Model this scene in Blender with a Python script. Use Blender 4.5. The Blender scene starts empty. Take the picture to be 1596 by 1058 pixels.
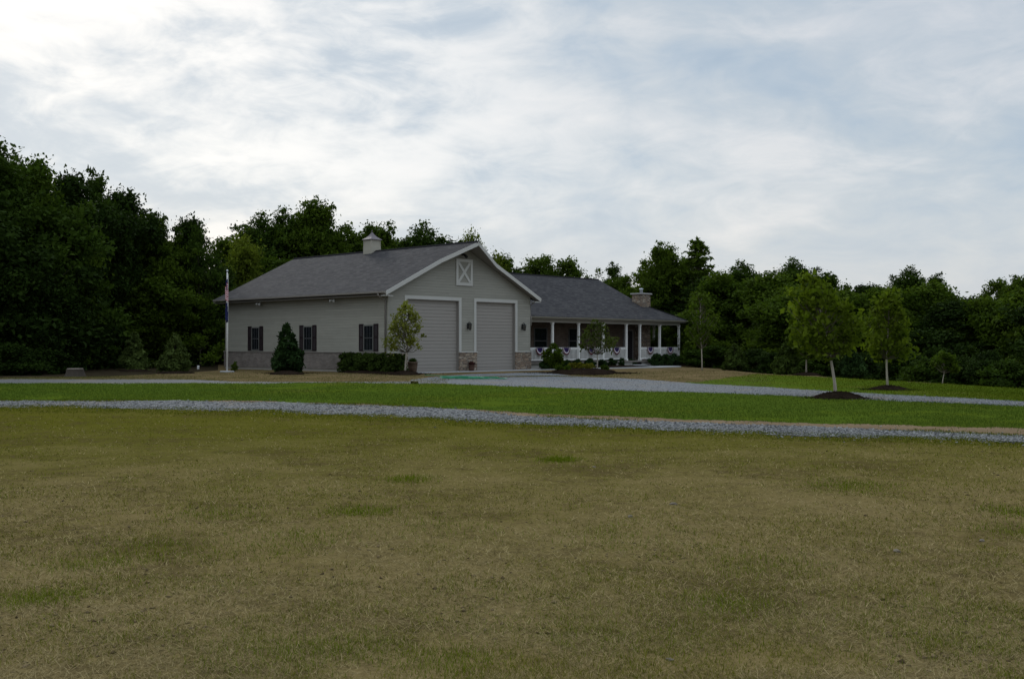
import bpy, bmesh, math, random
import numpy as np
from mathutils import Matrix, Vector

# ------------------------------------------------------------------ camera, sky, sun, exposure
S = bpy.context.scene
COL = S.collection
FOC, PITCH, EYE = 1660.8, 0.0052, 1.62          # focal length in photo pixels, tilt, eye height
TH, HX, HY = 0.8199, -7.1335, 61.359            # turn and corner of the house
cam = bpy.data.cameras.new('camera')
cam.sensor_width = 36.0
cam.lens = 36.0 * FOC / 1596.0
cam.clip_start, cam.clip_end = 0.1, 3000.0
co = bpy.data.objects.new('camera', cam)
COL.objects.link(co)
co.location = (0, 0, EYE)
co.rotation_euler = (math.pi / 2 + PITCH, 0, 0)
S.camera = co

SUN_EL, SUN_AZ = math.radians(24), math.radians(-24)   # behind the clouds, upper left, facing us
W = bpy.data.worlds.new('World')
S.world = W
W.use_nodes = True
S.view_settings.view_transform = 'Standard'
S.view_settings.look = 'None'
S.view_settings.exposure = 0.0
S.view_settings.gamma = 1.0
S.cycles.max_bounces = 5
S.cycles.diffuse_bounces = 3
S.cycles.transparent_max_bounces = 4
S.cycles.caustics_reflective = False
S.cycles.caustics_refractive = False


class NT:
    """small node-tree writer"""
    def __init__(s, tree):
        s.t = tree
        s.t.nodes.clear()

    def n(s, typ, **kw):
        nd = s.t.nodes.new(typ)
        for k, v in kw.items():
            if k.startswith('_'):
                setattr(nd, k[1:], v)
        return nd

    def link(s, a, b):
        s.t.links.new(a, b)

    def math(s, op, a, b=None, c=None, clamp=False):
        nd = s.t.nodes.new('ShaderNodeMath')
        nd.operation = op
        nd.use_clamp = clamp
        for i, v in enumerate((a, b, c)):
            if v is None:
                continue
            if isinstance(v, (int, float)):
                nd.inputs[i].default_value = v
            else:
                s.link(v, nd.inputs[i])
        return nd.outputs[0]

    def mix(s, fac, a, b, blend='MIX'):
        nd = s.t.nodes.new('ShaderNodeMix')
        nd.data_type = 'RGBA'
        nd.blend_type = blend
        for i, v in ((0, fac), (6, a), (7, b)):
            if isinstance(v, (int, float)):
                nd.inputs[i].default_value = v
            elif isinstance(v, tuple):
                nd.inputs[i].default_value = (v[0], v[1], v[2], 1)
            else:
                s.link(v, nd.inputs[i])
        return nd.outputs[2]

    def noise(s, vec, scale, detail=4, rough=.55, dist=0.0):
        nd = s.t.nodes.new('ShaderNodeTexNoise')
        nd.inputs['Scale'].default_value = scale
        nd.inputs['Detail'].default_value = detail
        nd.inputs['Roughness'].default_value = rough
        nd.inputs['Distortion'].default_value = dist
        if vec is not None:
            s.link(vec, nd.inputs['Vector'])
        return nd.outputs['Fac']

    def ramp(s, fac, stops, interp='LINEAR'):
        nd = s.t.nodes.new('ShaderNodeValToRGB')
        cr = nd.color_ramp
        cr.interpolation = interp
        while len(cr.elements) < len(stops):
            cr.elements.new(0.5)
        for e, (p, c) in zip(cr.elements, stops):
            e.position = p
            e.color = (c[0], c[1], c[2], 1) if isinstance(c, tuple) else (c, c, c, 1)
        s.link(fac, nd.inputs[0])
        return nd.outputs[0]

    def maprange(s, v, a, b, c=0.0, d=1.0, smooth=True):
        nd = s.t.nodes.new('ShaderNodeMapRange')
        nd.interpolation_type = 'SMOOTHSTEP' if smooth else 'LINEAR'
        s.link(v, nd.inputs[0])
        for i, x in enumerate((a, b, c, d)):
            nd.inputs[i + 1].default_value = x
        return nd.outputs[0]

    def mapping(s, vec, scale=(1, 1, 1), loc=(0, 0, 0), rot=(0, 0, 0)):
        nd = s.t.nodes.new('ShaderNodeMapping')
        nd.inputs['Location'].default_value = loc
        nd.inputs['Rotation'].default_value = rot
        nd.inputs['Scale'].default_value = scale
        s.link(vec, nd.inputs['Vector'])
        return nd.outputs[0]

    def coord(s, out='Object'):
        return s.t.nodes.new('ShaderNodeTexCoord').outputs[out]

    def sep(s, v):
        nd = s.t.nodes.new('ShaderNodeSeparateXYZ')
        s.link(v, nd.inputs[0])
        return nd.outputs

    def comb(s, x, y, z):
        nd = s.t.nodes.new('ShaderNodeCombineXYZ')
        for i, v in enumerate((x, y, z)):
            if isinstance(v, (int, float)):
                nd.inputs[i].default_value = v
            else:
                s.link(v, nd.inputs[i])
        return nd.outputs[0]


def build_world():
    t = NT(W.node_tree)
    sky = t.n('ShaderNodeTexSky')
    sky.sky_type = 'NISHITA'
    sky.sun_disc = False
    sky.sun_elevation = SUN_EL
    sky.sun_rotation = SUN_AZ
    d = t.coord('Generated')
    x, y, z = t.sep(d)
    zz = t.math('MAXIMUM', z, 0.0)
    den = t.math('ADD', zz, 0.10)
    p = t.comb(t.math('DIVIDE', x, den), t.math('DIVIDE', y, den), 0.0)
    big = t.noise(t.mapping(d, (2.6, 2.6, 6.0), (3.1, 1.7, .4)), 1.0, 3, .5, .4)
    med = t.noise(t.mapping(d, (5.2, 5.2, 13.0), (7.3, 2.2, 1.0)), 1.0, 6, .55, .6)
    fin = t.noise(t.mapping(d, (14.0, 14.0, 34.0), (1, 2, 3)), 1.0, 6, .6, .5)
    m = t.math('ADD', t.math('MULTIPLY', big, .32), t.math('ADD', t.math('MULTIPLY', med, .42), t.math('MULTIPLY', fin, .26)))
    cloud = t.ramp(m, [(.36, (3.8, 4.85, 6.0)), (.45, (4.75, 5.65, 6.55)), (.52, (5.8, 6.4, 6.9)), (.62, (8.0, 8.05, 8.1))])
    # brighter cloud towards the hidden sun
    sd = (math.sin(math.radians(-20)) * math.cos(math.radians(14)), math.cos(math.radians(-20)) * math.cos(math.radians(14)), math.sin(math.radians(14)))
    dp = t.n('ShaderNodeVectorMath', _operation='DOT_PRODUCT')
    t.link(d, dp.inputs[0])
    dp.inputs[1].default_value = sd
    g = t.maprange(dp.outputs['Value'], .89, 1.0)
    glow = t.math('MULTIPLY', g, t.maprange(m, .42, .56, .12, 1.0))
    cloud = t.mix(t.math('MULTIPLY', glow, .66), cloud, (10.5, 10.4, 10.2))
    # thin bright cloud low over the house
    dq = t.n('ShaderNodeVectorMath', _operation='DOT_PRODUCT')
    t.link(d, dq.inputs[0])
    dq.inputs[1].default_value = (0.0, math.cos(math.radians(6)), math.sin(math.radians(6)))
    g2 = t.math('MULTIPLY', t.maprange(dq.outputs['Value'], .965, 1.0), t.maprange(m, .40, .56, .3, 1.0))
    cloud = t.mix(t.math('MULTIPLY', g2, .22), cloud, (9.6, 9.5, 9.4))
    # paler, slightly warm band low over the trees
    band = t.maprange(z, .02, .17, 1.0, 0.0)
    cloud = t.mix(t.math('MULTIPLY', band, .42), cloud, (8.3, 7.8, 7.55))
    # the cloud deck is a little thicker and bluer overhead and to the right
    dark = t.math('MULTIPLY', t.maprange(x, -.15, .5), t.maprange(z, .08, .3))
    cloud = t.mix(t.math('MULTIPLY', dark, .40), cloud, (4.1, 5.0, 6.2))
    # overcast is brightest overhead; this out-of-view boost is added to brighten the scene
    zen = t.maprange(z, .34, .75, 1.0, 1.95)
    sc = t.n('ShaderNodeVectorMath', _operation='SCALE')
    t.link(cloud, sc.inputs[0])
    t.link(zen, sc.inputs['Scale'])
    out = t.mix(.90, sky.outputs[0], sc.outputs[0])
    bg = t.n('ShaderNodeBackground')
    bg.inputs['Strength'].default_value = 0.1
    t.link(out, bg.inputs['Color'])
    wo = t.n('ShaderNodeOutputWorld')
    t.link(bg.outputs[0], wo.inputs[0])


build_world()
sl = bpy.data.lights.new('sun', 'SUN')
sl.energy = 1.0
sl.angle = math.radians(14)
sl.color = (1.0, .95, .88)
so = bpy.data.objects.new('sun', sl)
COL.objects.link(so)
so.rotation_euler = (math.pi / 2 - SUN_EL, 0, math.pi - SUN_AZ)
so.location = (-20, 30, 40)

# ------------------------------------------------------------------ helpers
random.seed(7)
RNG = np.random.default_rng(11)


def G(u, v, z=0.0):
    """the place on the ground that photo pixel (u, v) looks at"""
    dx, dy, dz = (u - 798) / FOC, 1.0, -(v - 529) / FOC
    yy = dy * math.cos(PITCH) - dz * math.sin(PITCH)
    zz = dy * math.sin(PITCH) + dz * math.cos(PITCH)
    k = (z - EYE) / zz
    return (dx * k, yy * k)


def at(u, depth):
    return ((u - 798) / FOC * depth, depth)


def ztop(v, depth):
    return EYE + (537.6 - v) / FOC * depth


def obj(name, mesh, parent=None, mat=None):
    if isinstance(mesh, bmesh.types.BMesh):
        bm = mesh
        mesh = bpy.data.meshes.new(name)
        bmesh.ops.recalc_face_normals(bm, faces=bm.faces[:])
        bm.to_mesh(mesh)
        bm.free()
    if mat is not None and not mesh.materials:
        for m in (mat if isinstance(mat, (list, tuple)) else [mat]):
            mesh.materials.append(m)
    o = bpy.data.objects.new(name, mesh)
    COL.objects.link(o)
    if parent is not None:
        o.parent = parent
    return o


def tag(o, label=None, cat=None, group=None, kind=None):
    if label:
        o['label'] = label
    if cat:
        o['category'] = cat
    if group:
        o['group'] = group
    if kind:
        o['kind'] = kind
    return o


def empty(name, loc=(0, 0, 0), rz=0.0, scale=1.0):
    o = bpy.data.objects.new(name, None)
    o.empty_display_size = .3
    COL.objects.link(o)
    o.location = loc
    o.rotation_euler = (0, 0, rz)
    o.scale = (scale,) * 3 if isinstance(scale, (int, float)) else scale
    return o


def np_mesh(name, V, F, mats=(), tint=None, midx=None, smooth=False):
    """V (n,3), F (m,k) -> mesh, k fixed"""
    me = bpy.data.meshes.new(name)
    n, (m, k) = len(V), F.shape
    me.vertices.add(n)
    me.vertices.foreach_set('co', np.asarray(V, np.float32).ravel())
    me.loops.add(m * k)
    me.loops.foreach_set('vertex_index', np.asarray(F, np.int32).ravel())
    me.polygons.add(m)
    me.polygons.foreach_set('loop_start', np.arange(0, m * k, k, dtype=np.int32))
    me.polygons.foreach_set('loop_total', np.full(m, k, np.int32))
    if midx is not None:
        me.polygons.foreach_set('material_index', np.asarray(midx, np.int32))
    if smooth:
        me.polygons.foreach_set('use_smooth', np.ones(m, bool))
    me.update(calc_edges=True)
    if tint is not None:
        a = me.attributes.new('tint', 'FLOAT', 'FACE')
        a.data.foreach_set('value', np.asarray(tint, np.float32))
    for x in mats:
        me.materials.append(x)
    return me


def box(bm, x0, x1, y0, y1, z0, z1, mi=0):
    vs = [bm.verts.new(p) for p in ((x0, y0, z0), (x1, y0, z0), (x1, y1, z0), (x0, y1, z0),
                                    (x0, y0, z1), (x1, y0, z1), (x1, y1, z1), (x0, y1, z1))]
    for f in ((0, 3, 2, 1), (4, 5, 6, 7), (0, 1, 5, 4), (1, 2, 6, 5), (2, 3, 7, 6), (3, 0, 4, 7)):
        bm.faces.new([vs[i] for i in f]).material_index = mi


def prism(bm, pts, vec, mi=0):
    """planar polygon pts swept along vec"""
    a = [bm.verts.new(p) for p in pts]
    b = [bm.verts.new((p[0] + vec[0], p[1] + vec[1], p[2] + vec[2])) for p in pts]
    n = len(a)
    bm.faces.new(a).material_index = mi
    bm.faces.new(b[::-1]).material_index = mi
    for i in range(n):
        j = (i + 1) % n
        bm.faces.new((a[i], b[i], b[j], a[j])).material_index = mi


def tube(bm, pts, rads, seg=8, mi=0, cap=True):
    rings = []
    for i, p in enumerate(pts):
        p = Vector(p)
        d = (Vector(pts[min(i + 1, len(pts) - 1)]) - Vector(pts[max(i - 1, 0)])).normalized()
        ref = Vector((0, 0, 1)) if abs(d.z) < .9 else Vector((1, 0, 0))
        a = d.cross(ref).normalized()
        b = d.cross(a)
        r = rads[i] if isinstance(rads, (list, tuple)) else rads
        rings.append([bm.verts.new(p + (a * math.cos(2 * math.pi * k / seg) + b * math.sin(2 * math.pi * k / seg)) * r) for k in range(seg)])
    for r0, r1 in zip(rings, rings[1:]):
        for k in range(seg):
            f = bm.faces.new((r0[k], r0[(k + 1) % seg], r1[(k + 1) % seg], r1[k]))
            f.smooth = True
            f.material_index = mi
    if cap:
        bm.faces.new(rings[0][::-1]).material_index = mi
        bm.faces.new(rings[-1]).material_index = mi


def lathe(bm, prof, seg=16, c=(0, 0, 0), mi=0, smooth=True):
    rings = []
    for r, z in prof:
        rings.append([bm.verts.new((c[0] + r * math.cos(2 * math.pi * k / seg), c[1] + r * math.sin(2 * math.pi * k / seg), c[2] + z)) for k in range(seg)])
    for r0, r1 in zip(rings, rings[1:]):
        for k in range(seg):
            f = bm.faces.new((r0[k], r0[(k + 1) % seg], r1[(k + 1) % seg], r1[k]))
            f.smooth = smooth
            f.material_index = mi
    bm.faces.new(rings[0][::-1]).material_index = mi
    bm.faces.new(rings[-1]).material_index = mi


BM = bmesh.new

# ------------------------------------------------------------------ materials
MATS = {}


def mat(name, fn):
    if name in MATS:
        return MATS[name]
    m = bpy.data.materials.new(name)
    m.use_nodes = True
    t = NT(m.node_tree)
    out = t.n('ShaderNodeOutputMaterial')
    bs = t.n('ShaderNodeBsdfPrincipled')
    bs.inputs['Specular IOR Level'].default_value = .25
    bs.inputs['Roughness'].default_value = .8
    t.link(bs.outputs[0], out.inputs[0])
    fn(t, bs, out)
    MATS[name] = m
    return m


def setcol(t, bs, c):
    if isinstance(c, tuple):
        bs.inputs['Base Color'].default_value = (c[0], c[1], c[2], 1)
    else:
        t.link(c, bs.inputs['Base Color'])


def bump(t, bs, h, strength=.5, dist=.02):
    nd = t.n('ShaderNodeBump')
    nd.inputs['Strength'].default_value = strength
    nd.inputs['Distance'].default_value = dist
    t.link(h, nd.inputs['Height'])
    t.link(nd.outputs[0], bs.inputs['Normal'])


def plain(name, c, rough=.7, spec=.25, metal=0.0, var=.12, scale=3.0):
    def fn(t, bs, out):
        n = t.noise(t.coord(), scale, 5, .6)
        k0, k1 = 1 - var, 1 + var
        setcol(t, bs, t.mix(n, tuple(x * k0 for x in c), tuple(x * k1 for x in c)))
        bs.inputs['Roughness'].default_value = rough
        bs.inputs['Specular IOR Level'].default_value = spec
        bs.inputs['Metallic'].default_value = metal
    return mat(name, fn)


def m_siding(name, c):
    def fn(t, bs, out):
        P = t.coord()
        x, y, z = t.sep(P)
        saw = t.math('FRACT', t.math('DIVIDE', z, .165))
        lap = t.maprange(saw, 0.0, 1.0, 1.0, 0.0, False)
        board = t.math('FLOOR', t.math('DIVIDE', z, .165))
        wn = t.n('ShaderNodeTexWhiteNoise')
        wn.noise_dimensions = '2D'
        t.link(t.comb(board, t.math('FLOOR', t.math('DIVIDE', t.math('ADD', x, t.math('ADD', y, t.math('MULTIPLY', board, 1.37))), 3.6)), 0.0), wn.inputs['Vector'])
        n = t.noise(t.mapping(P, (1, 1, 4)), 1.2, 5, .6)
        v = t.math('ADD', t.math('MULTIPLY', wn.outputs['Value'], .10), t.math('ADD', .84, t.math('MULTIPLY', n, .22)))
        cm = t.n('ShaderNodeVectorMath', _operation='SCALE')
        cm.inputs[0].default_value = c
        t.link(v, cm.inputs['Scale'])
        setcol(t, bs, cm.outputs[0])
        bs.inputs['Roughness'].default_value = .65
        bump(t, bs, lap, 1.0, .030)
    return mat(name, fn)


def m_shingle(name, axis):
    def fn(t, bs, out):
        P = t.coord()
        x, y, z = t.sep(P)
        v = t.comb(y if axis == 'Y' else x, t.math('MULTIPLY', z, 2.25), 0.0)
        br = t.n('ShaderNodeTexBrick')
        t.link(v, br.inputs['Vector'])
        br.inputs['Scale'].default_value = 1.0
        br.inputs['Brick Width'].default_value = .33
        br.inputs['Row Height'].default_value = .145
        br.inputs['Mortar Size'].default_value = .008
        br.inputs['Color1'].default_value = (.028, .027, .031, 1)
        br.inputs['Color2'].default_value = (.060, .057, .058, 1)
        br.inputs['Mortar'].default_value = (.03, .03, .032, 1)
        br.inputs['Bias'].default_value = -.1
        n = t.noise(P, .9, 5, .6)
        n2 = t.noise(P, 22, 3, .6)
        f = t.math('ADD', t.math('MULTIPLY', n, .5), t.math('MULTIPLY', n2, .5))
        c = t.mix(1.0, br.outputs['Color'], t.ramp(f, [(.3, .72), (.7, 1.25)]), 'MULTIPLY')
        setcol(t, bs, c)
        bs.inputs['Roughness'].default_value = .92
        bs.inputs['Specular IOR Level'].default_value = .15
        bump(t, bs, br.outputs['Fac'], .5, -.01)
    return mat(name, fn)


def m_stone():
    def fn(t, bs, out):
        P = t.coord()
        x, y, z = t.sep(P)
        q = t.comb(t.math('ADD', x, y), t.math('MULTIPLY', z, 2.6), t.math('SUBTRACT', x, y))
        q = t.mapping(q, (2.6, 2.6, .6))
        vo = t.n('ShaderNodeTexVoronoi')
        vo.distance = 'CHEBYCHEV'
        vo.inputs['Scale'].default_value = 1.0
        t.link(q, vo.inputs['Vector'])
        ve = t.n('ShaderNodeTexVoronoi')
        ve.distance = 'CHEBYCHEV'
        ve.feature = 'F2'
        ve.inputs['Scale'].default_value = 1.0
        t.link(q, ve.inputs['Vector'])
        gap = t.math('SUBTRACT', ve.outputs['Distance'], vo.outputs['Distance'])
        r = t.sep(vo.outputs['Color'])[0]
        c = t.ramp(r, [(0, (.14, .098, .070)), (.22, (.25, .180, .125)), (.45, (.32, .265, .20)), (.7, (.19, .148, .115)), (.85, (.36, .315, .26)), (1, (.17, .145, .13))], 'CONSTANT')
        c = t.mix(.35, c, t.ramp(t.noise(P, 9, 5, .65), [(.3, (.16, .10, .07)), (.7, (.48, .38, .29))]))
        c = t.mix(t.maprange(gap, 0.02, .09, 1.0, 0.0), c, (.13, .115, .10))
        setcol(t, bs, c)
        bs.inputs['Roughness'].default_value = .9
        bump(t, bs, t.math('MULTIPLY', t.maprange(gap, 0, .2), t.math('ADD', r, .5)), .8, .05)
    return mat('ledge stone', fn)


def m_brick(name, c1, c2, mortar):
    def fn(t, bs, out):
        P = t.coord()
        x, y, z = t.sep(P)
        v = t.comb(t.math('ADD', x, y), z, 0.0)
        br = t.n('ShaderNodeTexBrick')
        t.link(v, br.inputs['Vector'])
        br.inputs['Scale'].default_value = 1.0
        br.inputs['Brick Width'].default_value = .215
        br.inputs['Row Height'].default_value = .075
        br.inputs['Mortar Size'].default_value = .007
        br.inputs['Color1'].default_value = (*c1, 1)
        br.inputs['Color2'].default_value = (*c2, 1)
        br.inputs['Mortar'].default_value = (*mortar, 1)
        n = t.noise(P, 1.5, 5, .65)
        setcol(t, bs, t.mix(1.0, br.outputs['Color'], t.ramp(n, [(.3, .75), (.7, 1.2)]), 'MULTIPLY'))
        bs.inputs['Roughness'].default_value = .9
        bump(t, bs, br.outputs['Fac'], .5, -.008)
    return mat(name, fn)


def m_glass():
    def fn(t, bs, out):
        setcol(t, bs, (.012, .014, .017))
        bs.inputs['Roughness'].default_value = .06
        bs.inputs['Specular IOR Level'].default_value = .5
        bump(t, bs, t.noise(t.coord(), 1.3, 2, .5), .12, .02)
    return mat('dark window glass', fn)


def m_foliage(name, c, warm, trans=.30):
    """leaves: each leaf face carries its own tint"""
    def fn(t, bs, out):
        a = t.n('ShaderNodeAttribute')
        a.attribute_name = 'tint'
        oi = t.n('ShaderNodeObjectInfo')
        k = t.math('ADD', t.math('MULTIPLY', a.outputs['Fac'], .85), t.math('MULTIPLY', oi.outputs['Random'], .15))
        col = t.mix(k, tuple(v * .62 for v in c), warm)
        n = t.noise(t.coord(), .55, 3, .5)
        col = t.mix(1.0, col, t.ramp(n, [(.3, .72), (.7, 1.25)]), 'MULTIPLY')
        setcol(t, bs, col)
        bs.inputs['Roughness'].default_value = .75
        bs.inputs['Specular IOR Level'].default_value = .03
        tr = t.n('ShaderNodeBsdfTranslucent')
        t.link(t.mix(1.0, col, (1.15, 1.25, .55), 'MULTIPLY'), tr.inputs['Color'])
        mx = t.n('ShaderNodeMixShader')
        mx.inputs[0].default_value = trans
        t.link(bs.outputs[0], mx.inputs[1])
        t.link(tr.outputs[0], mx.inputs[2])
        t.link(mx.outputs[0], out.inputs[0])
    return mat(name, fn)


def m_tint(name, c0, c1, rough=.85, trans=0.0):
    def fn(t, bs, out):
        a = t.n('ShaderNodeAttribute')
        a.attribute_name = 'tint'
        col = t.mix(a.outputs['Fac'], c0, c1)
        setcol(t, bs, col)
        bs.inputs['Roughness'].default_value = rough
        bs.inputs['Specular IOR Level'].default_value = 0.0
        if trans:
            tr = t.n('ShaderNodeBsdfTranslucent')
            t.link(col, tr.inputs['Color'])
            mx = t.n('ShaderNodeMixShader')
            mx.inputs[0].default_value = trans
            t.link(bs.outputs[0], mx.inputs[1])
            t.link(tr.outputs[0], mx.inputs[2])
            t.link(mx.outputs[0], out.inputs[0])
    return mat(name, fn)


def m_bark(name, c):
    def fn(t, bs, out):
        n = t.noise(t.mapping(t.coord(), (6, 6, 1.2)), 1.5, 6, .65)
        setcol(t, bs, t.mix(n, tuple(x * .6 for x in c), tuple(x * 1.35 for x in c)))
        bs.inputs['Roughness'].default_value = .9
        bump(t, bs, n, .6, .02)
    return mat(name, fn)


def m_field():
    def fn(t, bs, out):
        P = t.coord()
        a = t.noise(P, .16, 5, .55, .5)
        b = t.noise(t.mapping(P, (1, 1, 1), (20, 5, 0)), .55, 6, .6, .3)
        c = t.noise(P, 4.0, 6, .7)
        d = t.noise(P, 28, 4, .7)
        straw = t.mix(d, (.080, .056, .022), (.30, .225, .108))
        olive = t.mix(d, (.042, .046, .003), (.125, .120, .012))
        x, y, z = t.sep(P)
        # greener further out along the gravel, barer close to us
        far = t.maprange(y, 5.0, 24.0)
        k = t.math('ADD', t.math('MULTIPLY', far, .42), t.math('ADD', t.math('MULTIPLY', a, .40), t.math('MULTIPLY', b, .55)))
        col = t.mix(t.maprange(k, .36, .94, .08, .92), straw, olive)
        dirt = t.mix(d, (.040, .028, .013), (.115, .080, .040))
        dk = t.math('ADD', t.math('MULTIPLY', c, .5), t.math('MULTIPLY', b, .5))
        col = t.mix(t.maprange(dk, .46, .64, 0, .7), col, dirt)
        setcol(t, bs, col)
        bs.inputs['Roughness'].default_value = .95
        bs.inputs['Specular IOR Level'].default_value = 0.0
        bump(t, bs, t.math('ADD', t.math('MULTIPLY', c, .6), t.math('MULTIPLY', d, .4)), .9, .05)
    return mat('sparse dry field', fn)


def m_lawn(name, dry):
    def fn(t, bs, out):
        P = t.coord()
        a = t.noise(P, .22, 5, .55, .4)
        b = t.noise(t.mapping(P, (.4, 1.3, 1)), 1.6, 5, .6)
        d = t.noise(P, 14, 4, .7)
        g = t.mix(d, (.036, .068, .006), (.100, .142, .018))
        yel = t.mix(d, (.052, .078, .004), (.115, .135, .012))
        k = t.math('ADD', t.math('MULTIPLY', a, .6), t.math('MULTIPLY', b, .4))
        col = t.mix(t.maprange(k, .44, .62, 0, .85), g, yel)
        br = t.mix(d, (.11, .075, .035), (.20, .15, .075))
        col = t.mix(t.maprange(k, .57 - dry, .70 - dry, 0, .85), col, br)
        setcol(t, bs, col)
        bs.inputs['Roughness'].default_value = .9
        bs.inputs['Specular IOR Level'].default_value = 0.0
        bump(t, bs, t.math('ADD', d, b), .8, .05)
    return mat(name, fn)


def m_gravel(name, c0, c1, scale, dirt):
    def fn(t, bs, out):
        P = t.coord()
        vo = t.n('ShaderNodeTexVoronoi')
        vo.inputs['Scale'].default_value = scale
        t.link(P, vo.inputs['Vector'])
        r = t.sep(vo.outputs['Color'])[0]
        col = t.mix(r, c0, c1)
        col = t.mix(t.maprange(vo.outputs['Distance'], .45, .75), col, tuple(v * .5 for v in c0))
        n = t.noise(P, .45, 6, .62, .5)
        col = t.mix(t.maprange(n, .5, .68, 0, dirt), col, (.20, .155, .10))
        setcol(t, bs, col)
        bs.inputs['Roughness'].default_value = .9
        bump(t, bs, vo.outputs['Distance'], .9, -.03)
    return mat(name, fn)


def m_earth(name, stops, sc=1.0):
    def fn(t, bs, out):
        P = t.coord()
        n = t.math('ADD', t.math('MULTIPLY', t.noise(P, .5 * sc, 6, .6, .4), .55), t.math('MULTIPLY', t.noise(P, 9 * sc, 5, .7), .45))
        setcol(t, bs, t.ramp(n, stops))
        bs.inputs['Roughness'].default_value = .95
        bs.inputs['Specular IOR Level'].default_value = 0.0
        bump(t, bs, t.noise(P, 12 * sc, 5, .7), .9, .04)
    return mat(name, fn)


M_WALL = m_siding('grey green lap siding', (.262, .252, .214))
M_DOOR = plain('taupe door paint', (.300, .276, .250), .55, .3, 0, .05, 1.2)
M_TRIM = plain('pale trim paint', (.47, .46, .43), .55, .3, 0, .06)
M_WHITE = plain('white porch paint', (.74, .73, .70), .5, .3, 0, .05)
M_ROOFY = m_shingle('charcoal shingles on garage', 'Y')
M_ROOFX = m_shingle('charcoal shingles on wing', 'X')
M_RIDGE = plain('ridge cap shingles', (.022, .021, .023), 1.0, 0.0, 0, .3, 8)
M_STONE = m_stone()
M_BRICK = m_brick('grey brown brick', (.16, .135, .12), (.22, .19, .17), (.20, .19, .175))
M_BRICKP = m_brick('brown brick', (.10, .070, .052), (.145, .105, .080), (.12, .105, .09))
M_CONC = plain('pale concrete', (.33, .33, .33), .9, .15, 0, .15, 2)
M_BLOCK = plain('foundation concrete', (.30, .28, .25), .9, .15, 0, .2, 2)
M_GLASS = m_glass()
M_SHUT = plain('dark plum shutter paint', (.018, .010, .012), .5, .3, 0, .15)
M_BLACK = plain('black metal', (.012, .013, .013), .45, .4, .3, .2)
M_GALV = plain('galvanised metal', (.42, .45, .48), .4, .5, .8, .1)
M_CUPROOF = plain('weathered cupola roofing', (.15, .13, .14), .6, .3, .3, .25, 2)
M_SOFFIT = plain('taupe soffit', (.24, .22, .20), .7, .2, 0, .06)
M_DARKDOOR = plain('dark front door', (.02, .017, .02), .4, .3, 0, .1)
M_DECK = plain('porch boards', (.20, .18, .16), .8, .2, 0, .2, 4)
M_MULCH = m_earth('dark bark mulch', [(.35, (.007, .005, .004)), (.65, (.030, .021, .015))], 2.0)
M_BARK = m_bark('dark bark', (.055, .045, .035))
M_PALEBARK = m_bark('pale young bark', (.36, .32, .26))
M_TWIG = m_bark('twig bark', (.10, .085, .06))

# ------------------------------------------------------------------ ground
EDGE0, EDGE1 = G(1080, 574), G(1700, 613)      # crest of the right lawn; the land falls away behind it
ex, ey = EDGE1[0] - EDGE0[0], EDGE1[1] - EDGE0[1]
el = math.hypot(ex, ey)
EN = (-ey / el, ex / el)
if EN[0] * 1 + EN[1] * 1 < 0:
    EN = (-EN[0], -EN[1])


def drop(x, y):
    d = (x - EDGE0[0]) * EN[0] + (y - EDGE0[1]) * EN[1]
    side = (x - EDGE0[0]) * ex / el + (y - EDGE0[1]) * ey / el
    w = min(1.0, max(0.0, (side + 8) / 14.0))
    return -min(3.5, max(0.0, d - .6) * .16) * w


def ground_sheet():
    xs = np.unique(np.concatenate([np.linspace(-1200, -120, 10), np.linspace(-120, 120, 121), np.linspace(120, 1200, 10)]))
    ys = np.unique(np.concatenate([np.linspace(-60, 0, 6), np.linspace(0, 160, 81), np.linspace(160, 1600, 12)]))
    V = np.array([(x, y, drop(x, y)) for y in ys for x in xs])
    nx, ny = len(xs), len(ys)
    F = np.array([(j * nx + i, j * nx + i + 1, (j + 1) * nx + i + 1, (j + 1) * nx + i) for j in range(ny - 1) for i in range(nx - 1)])
    m = m_earth('bare dry earth with thin grass', [(.36, (.060, .052, .018)), (.48, (.12, .088, .042)), (.58, (.175, .125, .066)), (.70, (.09, .10, .024))])
    o = obj('ground', np_mesh('ground', V, F, [m]))
    tag(o, kind='structure')


ground_sheet()


def interp(poly, u):
    us = [p[0] for p in poly]
    return np.interp(u, us, [p[1] for p in poly])


def wob(u, amp, seed):
    return amp * (math.sin(u * .031 + seed) * .5 + math.sin(u * .083 + seed * 2.3) * .3 + math.sin(u * .19 + seed * 5.1) * .25 + math.sin(u * .47 + seed * 3.7) * .2)


def band(name, top, bot, z, m, u0, u1, step=6.0, rows=6, amp=(1.2, 1.2), seed=1.0, kind='structure'):
    """a strip of ground between two edges, edges slightly ragged"""
    us = np.arange(u0, u1 + step, step)
    V = []
    for r in range(rows + 1):
        f = r / rows
        for u in us:
            vt = interp(top, u) + wob(u, amp[0], seed)
            vb = interp(bot, u) + wob(u, amp[1], seed + 4)
            a, b = G(u, vt), G(u, vb)
            x, y = a[0] + (b[0] - a[0]) * f, a[1] + (b[1] - a[1]) * f
            V.append((x, y, z + drop(x, y)))
    n = len(us)
    F = np.array([(r * n + i, (r + 1) * n + i, (r + 1) * n + i + 1, r * n + i + 1) for r in range(rows) for i in range(n - 1)])
    o = obj(name, np_mesh(name, np.array(V), F, [m]))
    tag(o, kind=kind)
    return o


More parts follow.
